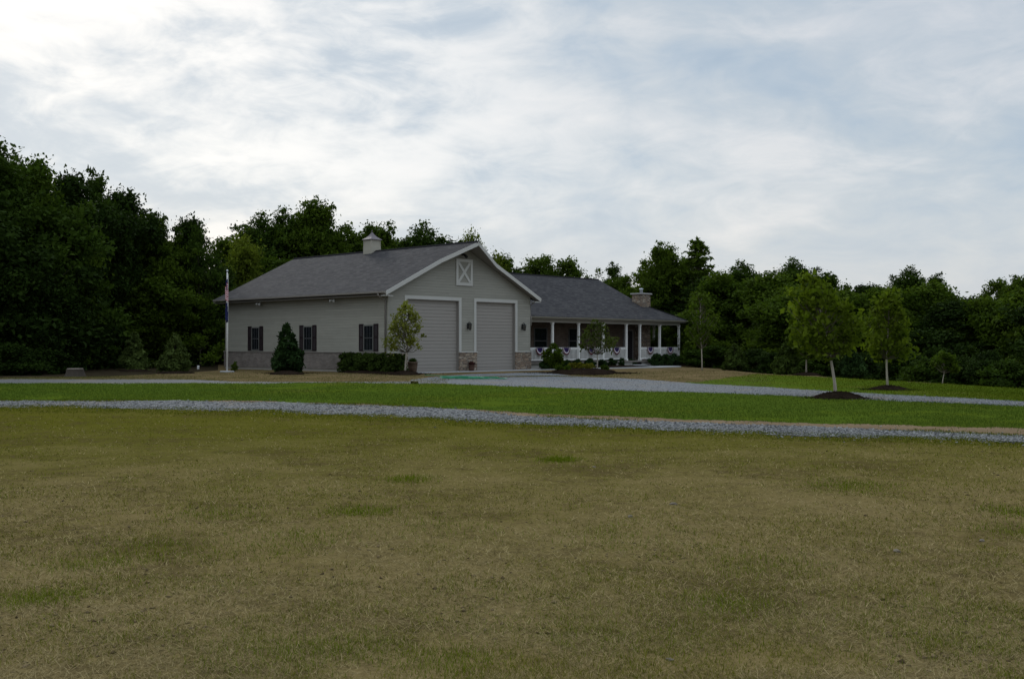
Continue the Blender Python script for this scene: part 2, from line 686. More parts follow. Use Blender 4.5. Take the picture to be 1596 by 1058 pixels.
# edges of the ground zones, as seen in the photograph and laid out on the land
PATH_TOP = [(-700, 622), (0, 625.7), (300, 625.5), (400, 627), (600, 633), (750, 641), (800, 649), (1000, 657.5), (1200, 664), (1400, 671.6), (1596, 681.5), (2300, 720)]
PATH_BOT = [(-700, 627.5), (0, 635), (200, 637), (400, 642), (600, 650.5), (800, 661), (1000, 669), (1200, 678.5), (1400, 684.5), (1596, 690), (2300, 725)]
DIRT_TOP = [(-700, 621), (0, 624.5), (400, 625), (600, 631), (750, 639.5), (800, 643), (1000, 651), (1200, 658), (1400, 663), (1596, 668), (2300, 700)]
LAWN_TOP = [(-700, 597), (0, 597.6), (400, 597.8), (550, 596.5), (700, 599), (800, 602), (950, 608), (1200, 615.5), (1350, 623), (1596, 633.5), (2300, 668)]
DRIVE_TOP = [(640, 592), (690, 586), (730, 583.5), (800, 581), (850, 580.5), (900, 587), (1000, 591), (1100, 599), (1200, 603.5), (1300, 610.5), (1480, 619.5), (1596, 626), (2300, 660)]
LANE_TOP = [(-700, 590), (0, 590.6), (300, 591.5), (360, 594.3), (430, 595.6), (560, 595.0), (650, 594.5)]

M_FIELD = m_field()
M_LAWN = m_lawn('green lawn', 0.0)
M_GRAVEL = m_gravel('blue grey crushed stone', (.10, .10, .102), (.24, .243, .246), 18, .6)
M_GRAVEL2 = m_gravel('fine grey gravel', (.135, .142, .150), (.225, .234, .246), 22, .55)


def field_z(x, y):
    return .010 + .012 * (np.sin(x * 1.7 + 1.3 * np.sin(y * .9)) * np.sin(y * 1.3 + .7 * np.sin(x * 1.1)) + .6 * np.sin(x * 4.1 + y * 2.2) * np.sin(y * 3.7 - x))


def field():
    """the rough near field: a fine sheet with small humps"""
    us = np.linspace(-650, 2250, 190)
    V = []
    rows = 120
    for r in range(rows + 1):
        f = (r / rows) ** .72
        for i, u in enumerate(us):
            a = G(u, interp(PATH_BOT, u) + wob(u, 1.4, 5.0) - 2)
            bx = -16 + 32 * i / (len(us) - 1)
            x, y = a[0] + (bx - a[0]) * f, a[1] + (-3.0 - a[1]) * f
            V.append((x, y, float(field_z(x, y)) + .010))
    n = len(us)
    F = np.array([(r * n + i, (r + 1) * n + i, (r + 1) * n + i + 1, r * n + i + 1) for r in range(rows) for i in range(n - 1)])
    tag(obj('field', np_mesh('field', np.array(V), F, [M_FIELD], smooth=True)), kind='structure')


field()
band('lawn', LAWN_TOP, DIRT_TOP, .012, M_LAWN, -650, 2250, amp=(1.0, 1.6), seed=2)
band('dirt_verge', DIRT_TOP, PATH_TOP, .008, m_earth('bare verge earth', [(.38, (.14, .10, .062)), (.62, (.24, .175, .11))]), -650, 2250, rows=3, amp=(1.4, .2), seed=6)
band('gravel_path', PATH_TOP, PATH_BOT, .020, M_GRAVEL, -650, 2250, amp=(1.5, 1.5), seed=3)
band('gravel_drive', DRIVE_TOP, [(u, v + 1.2) for u, v in LAWN_TOP], .008, M_GRAVEL2, 640, 2250, amp=(.5, 0), seed=8)
band('gravel_lane', LANE_TOP, [(u, v + 1.2) for u, v in LAWN_TOP], .008, m_gravel('dusty lane gravel', (.115, .115, .11), (.20, .20, .195), 22, .8), -650, 650, amp=(.4, 0), seed=4)
band('side_lawn', [(1060, 595.5), (1090, 596), (1135, 588), (1180, 582.5), (1400, 594), (1596, 606), (2250, 645)], [(u, v + .8) for u, v in DRIVE_TOP], .004, m_lawn('side lawn', .03), 1068, 2250, amp=(.8, .8), seed=9)
band('forest_floor', [(-700, 568), (0, 568), (340, 560)], [(-700, 590.5), (0, 590), (160, 587.5), (300, 580), (340, 577)], .004, m_earth('leaf litter', [(.35, (.018, .014, .008)), (.65, (.05, .04, .024))]), -650, 340, amp=(0, .5), seed=5)

# ------------------------------------------------------------------ house
HM = Matrix.Translation((HX, HY, 0)) @ Matrix.Rotation(TH, 4, 'Z')


def H(x, y, z=0.0):
    return HM @ Vector((x, y, z))


house = empty('house', (HX, HY, 0), TH)
tag(house, 'long grey green house with tall garage gable, charcoal shingle roofs and white railed porch', 'house')


def part(name, bm, m, parent=None):
    return obj(name, bm, parent or house, m)


GW, GL = 12.2, 17.13
EZ, RZ = 4.72, 7.93               # top of roof at the eave (x=-.55) and at the ridge
SL = (RZ - EZ) / (6.1 + .55)
ZT, ZS = 4.53, 1.16               # top of door trim, top of masonry
D1, D2 = (1.44, 5.67), (7.17, 10.75)


def gz(x):
    return RZ - SL * abs(x - 6.1)


# garage walls
bm = BM()
TK = .20
zt = lambda x: gz(x) - TK / math.cos(math.atan(SL)) - .01
for a, b in ((0, D1[0]), (D1[1], D2[0]), (D2[1], GW)):
    box(bm, a, b, 0, .2, ZS if True else 0, 4.33)
# header and gable above the doors
prism(bm, [(0, 0, 4.33), (GW, 0, 4.33), (GW, 0, zt(GW)), (6.1, 0, zt(6.1)), (0, 0, zt(0))], (0, .2, 0))
box(bm, 0, .2, .2, GL, .16, zt(0))
box(bm, GW - .2, GW, .2, GL, .16, zt(GW))
prism(bm, [(.2, GL - .2, .16), (GW - .2, GL - .2, .16), (GW - .2, GL - .2, zt(GW)), (6.1, GL - .2, zt(6.1)), (.2, GL - .2, zt(.2))], (0, .2, 0))
part('wall', bm, M_WALL)
bm = BM()
prism(bm, [(-.012, -.012, ZS + .06), (.10, -.012, ZS + .06), (.10, -.001, ZS + .06), (-.001, -.001, ZS + .06), (-.001, .10, ZS + .06), (-.012, .10, ZS + .06)], (0, 0, zt(0) - ZS - .08))
part('corner_board', bm, M_WALL)
bm = BM()
box(bm, GW - .10, GW + .012, -.012, -.001, ZS + .06, zt(0) - .02)
part('corner_board', bm, M_WALL)
# masonry
bm = BM()
box(bm, -.06, 0, .02, GL + .06, .16, ZS)
part('brick_wainscot', bm, M_BRICK)
bm = BM()
box(bm, -.10, 0, .02, GL + .08, ZS, ZS + .05)
part('wainscot_cap', bm, M_SOFFIT)
bm = BM()
box(bm, -.03, .2, .02, GL, -.1, .16)
part('foundation', bm, M_BLOCK)
for a, b in ((-.05, D1[0] + .02), (D1[1] - .02, D2[0] + .02), (D2[1] - .02, GW + .05)):
    bm = BM()
    box(bm, a, b, -.07, .2, -.05, ZS)
    p = part('stone_pier', bm, M_STONE)
    bm = BM()
    box(bm, a - .03, b + .03, -.11, 0, ZS, ZS + .055)
    part('sill', bm, M_TRIM, p)
# doors
for a, b in (D1, D2):
    bm = BM()
    nsec = 7
    zz0, zz1 = .02, 4.33
    for i in range(nsec):
        s0 = zz0 + (zz1 - zz0) * i / nsec
        s1 = zz0 + (zz1 - zz0) * (i + 1) / nsec
        hgt = (s1 - s0)
        for k in range(3):
            q0, q1 = s0 + hgt * k / 3, s0 + hgt * (k + 1) / 3
            lip = .012 if k < 2 else .018
            prism(bm, [(a, .20, q0), (a, .185, q0 + .0), (a, .177, q0 + .03), (a, .177, q1 - lip), (a, .20, q1 - .004)], (b - a, 0, 0))
    dr = part('garage_door', bm, M_DOOR)
    bm = BM()
    box(bm, a, b, .19, .23, .0, .02)
    part('bottom_seal', bm, M_BLACK, dr)
    bm = BM()
    box(bm, a - .20, a, -.03, 0, ZS + .058, ZT)
    box(bm, b, b + .20, -.03, 0, ZS + .058, ZT)
    box(bm, a, b, -.03, 0, 4.33, ZT)
    part('door_trim', bm, M_TRIM)
    bm = BM()
    box(bm, a, a + .03, 0, .16, .02, 4.33 - .03)
    box(bm, b - .03, b, 0, .16, .02, 4.33 - .03)
    box(bm, a, b, 0, .16, 4.30, 4.33)
    part('door_jamb', bm, M_SOFFIT)
# gable vent panel with an X
v = empty('gable_panel')
v.parent = house
bm = BM()
box(bm, 5.45, 6.77, -.02, 0, 5.33, 6.87)
part('panel', bm, M_WALL, v)
bm = BM()
for q in ((5.40, 5.58, 5.28, 6.92), (6.64, 6.82, 5.28, 6.92), (5.58, 6.64, 5.28, 5.46), (5.58, 6.64, 6.74, 6.92)):
    box(bm, q[0], q[1], -.06, -.02, q[2], q[3])
part('frame', bm, M_TRIM, v)
bm = BM()
for sgn, yo in ((1, -.045), (-1, -.05)):
    c = Vector((6.11, 0, 6.10))
    d = Vector((sgn * 1.06, 0, 1.28)).normalized()
    nrm = Vector((-d.z, 0, d.x)) * .085
    L = .80
    pts = [c + d * L + nrm, c - d * L + nrm, c - d * L - nrm, c + d * L - nrm]
    prism(bm, [(p.x, yo, p.z) for p in pts], (0, -yo - .02, 0))
part('cross_brace', bm, M_TRIM, v)

# garage roof with the forward-pointing peak
YF, YP, YB, XE = -.45, -1.27, GL + .55, .55
XB = 2.4
bm = BM()
for s in (-1, 1):
    e = 6.1 + s * (6.1 + XE)
    bnd = 6.1 + s * XB
    top = [(e, YF, gz(e)), (bnd, YF, gz(bnd)), (6.1, YP, RZ), (6.1, YB, RZ), (e, YB, gz(e))]
    prism(bm, top, (0, 0, -.10))
roof = part('roof', bm, M_ROOFY)
bm = BM()
prism(bm, [(6.1 - .17, YP - .02, RZ - .17 * SL + .03), (6.1, YP - .02, RZ + .055), (6.1 + .17, YP - .02, RZ - .17 * SL + .03), (6.1 + .17, YP - .02, RZ - .17 * SL - .01), (6.1 - .17, YP - .02, RZ - .17 * SL - .01)], (0, YB - YP + .04, 0))
part('ridge_cap', bm, M_RIDGE, roof)
for s in (-1, 1):
    bm = BM()
    e = 6.1 + s * (6.1 + XE)
    bnd = 6.1 + s * XB
    seq = [(e, YF), (bnd, YF), (6.1, YP)]
    for (xa, ya), (xb, yb) in zip(seq, seq[1:]):
        za, zb = gz(xa) - .012, gz(xb) - .012
        ln = math.hypot(xb - xa, yb - ya)
        nx, ny = (yb - ya) / ln, -(xb - xa) / ln
        if ny > 0:
            nx, ny = -nx, -ny
        prism(bm, [(xa, ya, za), (xb, yb, zb), (xb, yb, zb - .25), (xa, ya, za - .25)], (nx * .04, ny * .04, 0))
    part('fascia', bm, M_TRIM)
    bm = BM()
    # rear rake
    prism(bm, [(e, YB, gz(e) - .012), (6.1, YB, RZ - .012), (6.1, YB, RZ - .24), (e, YB, gz(e) - .24)], (0, .03, 0))
    part('rake_board', bm, M_TRIM)
    bm = BM()
    # boxed eave return
    xi = 0 if s < 0 else GW
    x0, x1 = sorted((e, xi))
    box(bm, x0, x1, YF, -.002, EZ - .30, EZ - .20 - .05)
    part('eave_return', bm, M_TRIM)
for s in (-1, 1):
    bm = BM()
    e = 6.1 + s * (6.1 + XE - .03)
    bnd = 6.1 + s * XB
    sof = [(e, YF + .02, gz(e) - .22), (bnd, YF + .02, gz(bnd) - .22), (6.1, YP + .03, RZ - .22), (6.1, -.004, RZ - .22), (e, -.004, gz(e) - .22)]
    prism(bm, sof, (0, 0, .10))
    xi = -.004 if s < 0 else GW + .004
    x0, x1 = sorted((e, xi))
    box(bm, x0, x1, .0, GL + .5, EZ - .27, EZ - .235)
    part('soffit', bm, M_SOFFIT)
for e, s in ((-XE, -1), (GW + XE, 1)):
    bm = BM()
    y1 = GL + .5 if s < 0 else .3
    prism(bm, [(e, YF, EZ - .02), (e + s * .12, YF, EZ - .02), (e + s * .12, YF, EZ - .10), (e + s * .08, YF, EZ - .15), (e, YF, EZ - .15)], (0, y1 - YF, 0))
    part('gutter', bm, M_SOFFIT)
for pts in ([(-XE - .06, .16, EZ - .14), (-XE - .06, .16, EZ - .25), (-.30, .16, EZ - .42), (-.075, .16, EZ - .55), (-.075, .16, .3), (-.2, .16, .12)],
            [(GW + XE + .04, .05, EZ - .14), (GW + .35, .05, EZ - .35), (GW + .07, .05, EZ - .5), (GW + .07, .05, 3.62), (GW + .16, .05, 3.45), (GW + .16, .05, 2.9)]):
    bm = BM()
    tube(bm, pts, .045, 6)
    part('downspout', bm, M_SOFFIT)

# cupola
cx, cy = 6.1, 8.85
cup = empty('cupola')
cup.parent = house
bm = BM()
box(bm, cx - .42, cx + .42, cy - .42, cy + .42, RZ - .35, RZ + .34)
part('base', bm, plain('weathered cream paint', (.37, .345, .285), .6), cup)
bm = BM()
box(bm, cx - .38, cx + .38, cy - .38, cy + .38, RZ + .34, RZ + .76)
for dx, dy in ((-1, -1), (1, -1), (1, 1), (-1, 1)):
    box(bm, *sorted((cx + dx * .375, cx + dx * .41)), *sorted((cy + dy * .41, cy + dy * .31)), RZ + .34, RZ + .76)
part('louver_box', bm, plain('weathered cream paint', (.37, .345, .285), .6), cup)
bm = BM()
pr = [(.49, .76), (.48, .79), (.36, .87), (.23, .98), (.12, 1.12), (.04, 1.26), (.012, 1.30)]
rings = []
for r, z in pr:
    rings.append([bm.verts.new((cx + sx * r, cy + sy * r, RZ + z)) for sx, sy in ((-1, -1), (1, -1), (1, 1), (-1, 1))])
for a, b in zip(rings, rings[1:]):
    for k in range(4):
        bm.faces.new((a[k], a[(k + 1) % 4], b[(k + 1) % 4], b[k]))
bm.faces.new(rings[0][::-1])
bm.faces.new(rings[-1])
part('cupola_roof', bm, M_CUPROOF, cup)
bm = BM()
lathe(bm, [(.011, 1.30), (.035, 1.33), (.035, 1.37), (.010, 1.42)], 8, (cx, cy, RZ))
part('finial', bm, M_CUPROOF, cup)

# side windows with shutters
for yc in (1.74, 7.67, 13.45):
    z0, z1 = 1.27, 2.80
    bm = BM()
    hw = .46
    for y0, y1, q0, q1 in ((yc - hw, yc - hw + .07, z0, z1), (yc + hw - .07, yc + hw, z0, z1), (yc - hw + .07, yc + hw - .07, z1 - .07, z1), (yc - hw + .07, yc + hw - .07, z0, z0 + .06)):
        box(bm, -.05, .0, y0, y1, q0, q1)
    win = part('window', bm, plain('dim window frame paint', (.13, .13, .12), .6))
    bm = BM()
    box(bm, -.020, 0, yc - hw + .07, yc + hw - .07, z0 + .06, z1 - .07)
    part('pane', bm, M_GLASS, win)
    bm = BM()
    box(bm, -.040, -.020, yc - hw + .07, yc + hw - .07, (z0 + z1) / 2 - .025, (z0 + z1) / 2 + .025)
    for k in (-1, 1):
        box(bm, -.030, -.020, yc + k * .13 - .009, yc + k * .13 + .009, z0 + .06, (z0 + z1) / 2 - .025)
        box(bm, -.030, -.020, yc + k * .13 - .009, yc + k * .13 + .009, (z0 + z1) / 2 + .025, z1 - .07)
    part('sash_bars', bm, plain('grey sash bars', (.07, .07, .072), .6), win)
    for s in (-1, 1):
        bm = BM()
        a, b = sorted((yc + s * (hw + .02), yc + s * (hw + .41)))
        zl, zh = z0 - .02, z1 + .06
        box(bm, -.02, 0, a, b, zl, zh)
        for q in ((a, a + .06, zl, zh), (b - .06, b, zl, zh), (a + .06, b - .06, zl, zl + .08), (a + .06, b - .06, zh - .08, zh), (a + .06, b - .06, (zl + zh) / 2 - .04, (zl + zh) / 2 + .04)):
            box(bm, -.045, -.02, *q)
        k = zl + .10
        while k < zh - .12:
            if abs(k - (zl + zh) / 2) > .07:
                prism(bm, [(-.022, a + .06, k), (-.042, a + .06, k), (-.022, a + .06, k + .035)], (0, b - a - .12, 0))
            k += .05
        part('shutter', bm, M_SHUT)


def floodlight(x, y, z, dx, dy):
    fl = empty('floodlight')
    fl.parent = house
    bm = BM()
    lathe(bm, [(.07, -.02), (.07, .02)], 10, (x, y, z))
    tube(bm, [(x, y, z - .015), (x + dx * .06, y + dy * .06, z - .08)], .015, 6)
    part('mount', bm, M_TRIM, fl)
    tx, ty = -dy, dx
    for s in (-1, 1):
        bm = BM()
        c = Vector((x + dx * .06 + tx * .10 * s, y + dy * .06 + ty * .10 * s, z - .10))
        tube(bm, [c, c + Vector((dx * .10 + tx * .05 * s, dy * .10 + ty * .05 * s, -.05)), c + Vector((dx * .17 + tx * .09 * s, dy * .17 + ty * .09 * s, -.09))], [.03, .065, .075], 8)
        tube(bm, [c, (x + dx * .05, y + dy * .05, z - .06)], .014, 5)
        part('lamp_head', bm, plain('pale lamp heads', (.42, .42, .41), .4), fl)


floodlight(-.20, 4.75, EZ - .27, -1, 0)
floodlight(-.20, 12.6, EZ - .27, -1, 0)
fl = empty('peak_light')
fl.parent = house
bm = BM()
tube(bm, [(5.95, -.10, 7.20), (5.95, -.25, 7.14), (5.95, -.40, 7.02)], [.03, .08, .10], 8)
part('lamp_head', bm, M_BLACK, fl)
bm = BM()
box(bm, 5.89, 6.01, -.10, -.002, 7.14, 7.28)
part('bracket', bm, M_BLACK, fl)

for lx in (6.42, 11.42):
    ln = empty('wall_lantern')
    ln.parent = house
    bm = BM()
    box(bm, lx - .06, lx + .06, -.03, -.014, 2.62, 2.98)
    tube(bm, [(lx, -.03, 2.93), (lx, -.12, 3.06), (lx, -.20, 3.05), (lx, -.22, 2.97)], .016, 6)
    part('bracket', bm, M_BLACK, ln)
    bm = BM()
    lathe(bm, [(.02, .30), (.05, .26), (.13, .20), (.135, .18)][::-1], 6, (lx, -.22, 2.72), smooth=False)
    lathe(bm, [(.04, -.06), (.085, -.03), (.085, 0)], 6, (lx, -.22, 2.60), smooth=False)
    for k in range(6):
        a = k * math.pi / 3
        tube(bm, [(lx + .08 * math.cos(a), -.22 + .08 * math.sin(a), 2.60), (lx + .12 * math.cos(a), -.22 + .12 * math.sin(a), 2.90)], .009, 4)
    part('cage', bm, M_BLACK, ln)
    bm = BM()
    lathe(bm, [(.07, .005), (.105, .29)], 6, (lx, -.22, 2.60), smooth=False)
    part('lantern_glass', bm, plain('smoky lantern glass', (.07, .065, .055), .2, .5), ln)

# ---- wing with the porch
PY, PX = .90, 30.8               # post line in front, post line at the end
WY, WX = 3.25, 28.4              # brick wall in front, gable wall
EY, EX2 = .45, 31.3              # eaves
WEZ, WRZ, RY = 3.56, 6.98, 7.40
wsl = (WRZ - WEZ) / (RY - EY)
wz = lambda y: WEZ + wsl * (min(y, 2 * RY - y) - EY)
BY = 2 * RY - EY
XR = 28.75                        # gable rake
yb = EY + (EX2 - XR)              # where the hip meets the rake
X0 = 6.2
bm = BM()
xv = lambda z: 6.1 + (RZ - z) / SL + .0         # where the garage roof has height z
T = .10
prism(bm, [(GW + .02, EY, wz(EY)), (EX2, EY, wz(EY)), (XR, yb, wz(yb)), (XR, RY, WRZ), (xv(WRZ) - .3, RY, WRZ), (GW + .02, yb + .2, wz(yb + .2))], (0, 0, -T))
prism(bm, [(EX2, EY, wz(EY)), (EX2, BY, wz(EY)), (XR, BY - (EX2 - XR), wz(yb)), (XR, yb, wz(yb))], (0, 0, -T))
prism(bm, [(GW + .02, BY, wz(EY)), (EX2, BY, wz(EY)), (XR, BY - (EX2 - XR), wz(yb)), (XR, RY, WRZ), (xv(WRZ) - .3, RY, WRZ), (GW + .02, BY - 3, wz(yb))], (0, 0, -T))
wroof = part('roof', bm, M_ROOFX)
bm = BM()
prism(bm, [(xv(WRZ) - .2, RY - .16, WRZ - .16 * wsl + .012), (xv(WRZ) - .2, RY, WRZ + .055), (xv(WRZ) - .2, RY + .16, WRZ - .16 * wsl + .012), (xv(WRZ) - .2, RY, WRZ - .05)], (XR - xv(WRZ) + .22, 0, 0))
part('ridge_cap', bm, M_RIDGE, wroof)
bm = BM()
a, b = Vector((EX2, EY, wz(EY) + .015)), Vector((XR, yb, wz(yb) + .015))
tube(bm, [a, b], .05, 6)
part('hip_cap', bm, M_RIDGE, wroof)
# rake board and gable wall
bm = BM()
prism(bm, [(XR, yb, wz(yb) - .012), (XR, RY, WRZ - .012), (XR, BY - (EX2 - XR), wz(yb) - .012), (XR, BY - (EX2 - XR), wz(yb) - .2), (XR, RY, WRZ - .22), (XR, yb, wz(yb) - .2)], (.03, 0, 0))
part('rake_board', bm, M_TRIM)
bm = BM()
prism(bm, [(WX - .2, WY, .4), (WX - .2, BY - 2.8, .4), (WX - .2, BY - 2.8, wz(BY - 2.8) - .15), (WX - .2, RY, WRZ - .15), (WX - .2, WY, wz(WY) - .15)], (.2, 0, 0))
box(bm, GW + .01, 15.0, WY, WY + .2, .4, wz(WY) - .15)
box(bm, 15.0, WX - .2, WY, WY + .2, .4, wz(WY) - .15)
box(bm, GW + .01, WX - .2, BY - 3.0, BY - 2.8, .4, wz(BY - 2.8) - .15)
part('brick_wall', bm, M_BRICKP)
# fascia, gutter, soffit, beam
bm = BM()
box(bm, GW + .14, EX2 - .0, EY, EY + .025, WEZ - .20, WEZ - .015)
part('fascia', bm, M_SOFFIT)
bm = BM()
box(bm, EX2 - .025, EX2, EY + .03, BY, WEZ - .20, WEZ - .015)
part('fascia', bm, M_SOFFIT)
bm = BM()
gp = lambda s: [(GW + .15, EY - .003, WEZ - .03), (GW + .15, EY - .12, WEZ - .03), (GW + .15, EY - .12, WEZ - .09), (GW + .15, EY - .08, WEZ - .14), (GW + .15, EY - .003, WEZ - .14)]
prism(bm, gp(0), (EX2 - GW - .03, 0, 0))
part('gutter', bm, plain('olive grey gutter', (.21, .195, .15), .6))
bm = BM()
prism(bm, [(EX2 + .003, EY, WEZ - .03), (EX2 + .12, EY, WEZ - .03), (EX2 + .12, EY, WEZ - .09), (EX2 + .08, EY, WEZ - .14), (EX2 + .003, EY, WEZ - .14)], (0, BY - EY, 0))
part('gutter', bm, plain('olive grey gutter', (.21, .195, .15), .6))
bm = BM()
box(bm, GW + .02, EX2 - .03, EY + .03, WY, WEZ - .20, WEZ - .17)
box(bm, WX, EX2 - .03, WY, BY, WEZ - .20, WEZ - .17)
part('porch_ceiling', bm, M_SOFFIT)
bm = BM()
box(bm, GW + .01, PX + .08, PY - .08, PY + .08, 3.17, WEZ - .205)
box(bm, PX - .08, PX + .08, PY + .08, BY - .5, 3.17, WEZ - .205)
part('porch_beam', bm, plain('greyed beam paint', (.40, .385, .35), .6))
bm = BM()
box(bm, GW + .01, PX + .2, PY - .2, WY, .34, .46)
box(bm, WX, PX + .2, WY, BY - .3, .34, .46)
part('porch_deck', bm, M_DECK)
bm = BM()
box(bm, GW + .01, 24.55, PY - .10, PY - .02, .0, .335)
box(bm, 25.75, PX + .1, PY - .10, PY - .02, .0, .335)
box(bm, PX + .02, PX + .10, PY, BY - .5, .0, .335)
part('porch_skirt', bm, plain('pale porch skirt', (.42, .41, .38), .7))
bm = BM()
box(bm, 24.05, 26.1, PY - .55, PY - .205, 0, .17)
box(bm, 24.05, 26.1, PY - .90, PY - .555, 0, .085)
part('porch_step', bm, M_CONC)


def post(x, y):
    bm = BM()
    w = .072
    box(bm, x - w, x + w, y - w, y + w, .46, 3.17)
    box(bm, x - w - .03, x + w + .03, y - w - .03, y + w + .03, .46, .60)
    box(bm, x - w - .025, x + w + .025, y - w - .025, y + w + .025, 3.07, 3.17)
    part('porch_post', bm, M_WHITE)


PXS = [15.49, 18.31, 21.12, 23.90, 25.60, 28.18, PX]
for x in PXS:
    post(x, PY)
PYS = [3.3, 6.1, 8.9, 11.7]
for y in PYS:
    post(PX, y)


def rail(p, q):
    bm = BM()
    p, q = Vector(p), Vector(q)
    d = (q - p)
    L = d.length
    d.normalize()
    along_x = abs(d.x) > abs(d.y)

    def bar(s0, s1, hw, z0, z1):
        a, b = p + d * s0, p + d * s1
        if along_x:
            box(bm, a.x, b.x, a.y - hw, a.y + hw, z0, z1)
        else:
            box(bm, a.x - hw, a.x + hw, a.y, b.y, z0, z1)
    bar(0, L, .045, 1.38, 1.45)
    bar(0, L, .025, 1.30, 1.375)
    bar(0, L, .03, .56, .64)
    n = int(L / .135)
    for i in range(n):
        s = L * (i + .5) / n
        bar(s - .024, s + .024, .02, .64, 1.30)
    part('railing', bm, M_WHITE)


xs = [GW + .02] + PXS
for i, (a, b) in enumerate(zip(xs, xs[1:])):
    if i == 4:
        continue                 # the way in
    rail((a + .075, PY, 0), (b - .075, PY, 0))
ys = [PY] + PYS
for a, b in zip(ys, ys[1:]):
    rail((PX, a + .075, 0), (PX, b - .075, 0))


def porch_window(x0, x1, z0=1.0, z1=2.85):
    bm = BM()
    for q in ((x0, x0 + .07, z0, z1), (x1 - .07, x1, z0, z1), (x0 + .07, x1 - .07, z1 - .07, z1), (x0 + .07, x1 - .07, z0, z0 + .07), (x0 + .07, x1 - .07, (z0 + z1) / 2 - .03, (z0 + z1) / 2 + .03)):
        box(bm, q[0], q[1], WY - .05, WY, q[2], q[3])
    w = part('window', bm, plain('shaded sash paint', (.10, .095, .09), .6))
    bm = BM()
    box(bm, x0 + .07, x1 - .07, WY - .02, WY, z0 + .07, (z0 + z1) / 2 - .03)
    box(bm, x0 + .07, x1 - .07, WY - .02, WY, (z0 + z1) / 2 + .03, z1 - .07)
    part('pane', bm, M_GLASS, w)


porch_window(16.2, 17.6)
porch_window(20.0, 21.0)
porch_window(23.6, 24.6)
bm = BM()
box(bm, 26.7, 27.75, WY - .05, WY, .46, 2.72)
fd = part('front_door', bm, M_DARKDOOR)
bm = BM()
for q in ((26.58, 26.70, .46, 2.84), (27.75, 27.87, .46, 2.84), (26.70, 27.75, 2.72, 2.84)):
    box(bm, q[0], q[1], WY - .07, WY, q[2], q[3])
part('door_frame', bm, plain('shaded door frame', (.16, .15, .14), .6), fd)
bm = BM()
lathe(bm, [(.03, 0), (.035, .03), (.02, .05)], 8, (26.80, WY - .09, 1.45))
part('handle', bm, M_GALV, fd)

# chimney of ledge stone with cap and flue
ch = empty('chimney')
ch.parent = house
c0, c1, d0, d1 = 28.2, 29.35, 2.6, 3.55
bm = BM()
box(bm, c0, c1, d0, d1, .4, 5.62)
part('stack', bm, M_STONE, ch)
bm = BM()
prism(bm, [(c0 - .10, d0 - .10, 5.62), (c1 + .10, d0 - .10, 5.62), (c1 + .10, d1 + .10, 5.62), (c0 - .10, d1 + .10, 5.62)], (0, 0, .10))
part('cap', bm, plain('chimney cap', (.36, .35, .34), .8), ch)
bm = BM()
mx_, my_ = (c0 + c1) / 2, (d0 + d1) / 2
lathe(bm, [(.12, .10), (.12, .38), (.17, .39), (.17, .45), (.06, .50)], 12, (mx_, my_, 5.62))
part('flue', bm, M_GALV, ch)

# apron and walk
def slab(name, pts, z, m, th=.06):
    bm = BM()
    prism(bm, [(p[0], p[1], z) for p in pts], (0, 0, -th))
    return tag(obj(name, bm, None, m), kind='structure')


P2 = lambda x, y: tuple(H(x, y))[:2]
slab('concrete_apron', [P2(.9, -.09), P2(12.6, -.09), P2(12.6, -1.9), P2(.9, -1.9)], .030, M_CONC)
wk = []
outer = [(-.1, 24.4), (-.85, 26.2), (-1.4, 26.4), (-2.3, 25.6), (-3.0, 24.2), (-3.2, 22.0), (-3.0, 19.5), (-2.6, 17.0), (-2.1, 14.5), (-1.85, 12.7)]
outer_pts = [(26.1, -.02), (26.8, -.7), (27.0, -1.5), (26.4, -2.3), (25.0, -2.9), (22.8, -3.1), (20.0, -2.9), (17.2, -2.5), (14.6, -2.1), (12.62, -1.8)]
inner_pts = [(12.62, -.7), (14.8, -.95), (17.4, -1.35), (20.0, -1.75), (22.4, -1.9), (24.0, -1.75), (24.6, -1.2), (24.3, -.5), (24.1, -.02)]


def smooth(pts, k=5):
    out = []
    for i in range(len(pts) - 1):
        p0, p1, p2, p3 = pts[max(i - 1, 0)], pts[i], pts[i + 1], pts[min(i + 2, len(pts) - 1)]
        for j in range(k):
            s = j / k
            out.append(tuple(.5 * (2 * p1[a] + (p2[a] - p0[a]) * s + (2 * p0[a] - 5 * p1[a] + 4 * p2[a] - p3[a]) * s * s + (3 * p1[a] - p0[a] - 3 * p2[a] + p3[a]) * s ** 3) for a in (0, 1)))
    out.append(pts[-1])
    return out


slab('walkway', [P2(*p) for p in smooth(outer_pts) + smooth(inner_pts)], .055, M_CONC, .10)

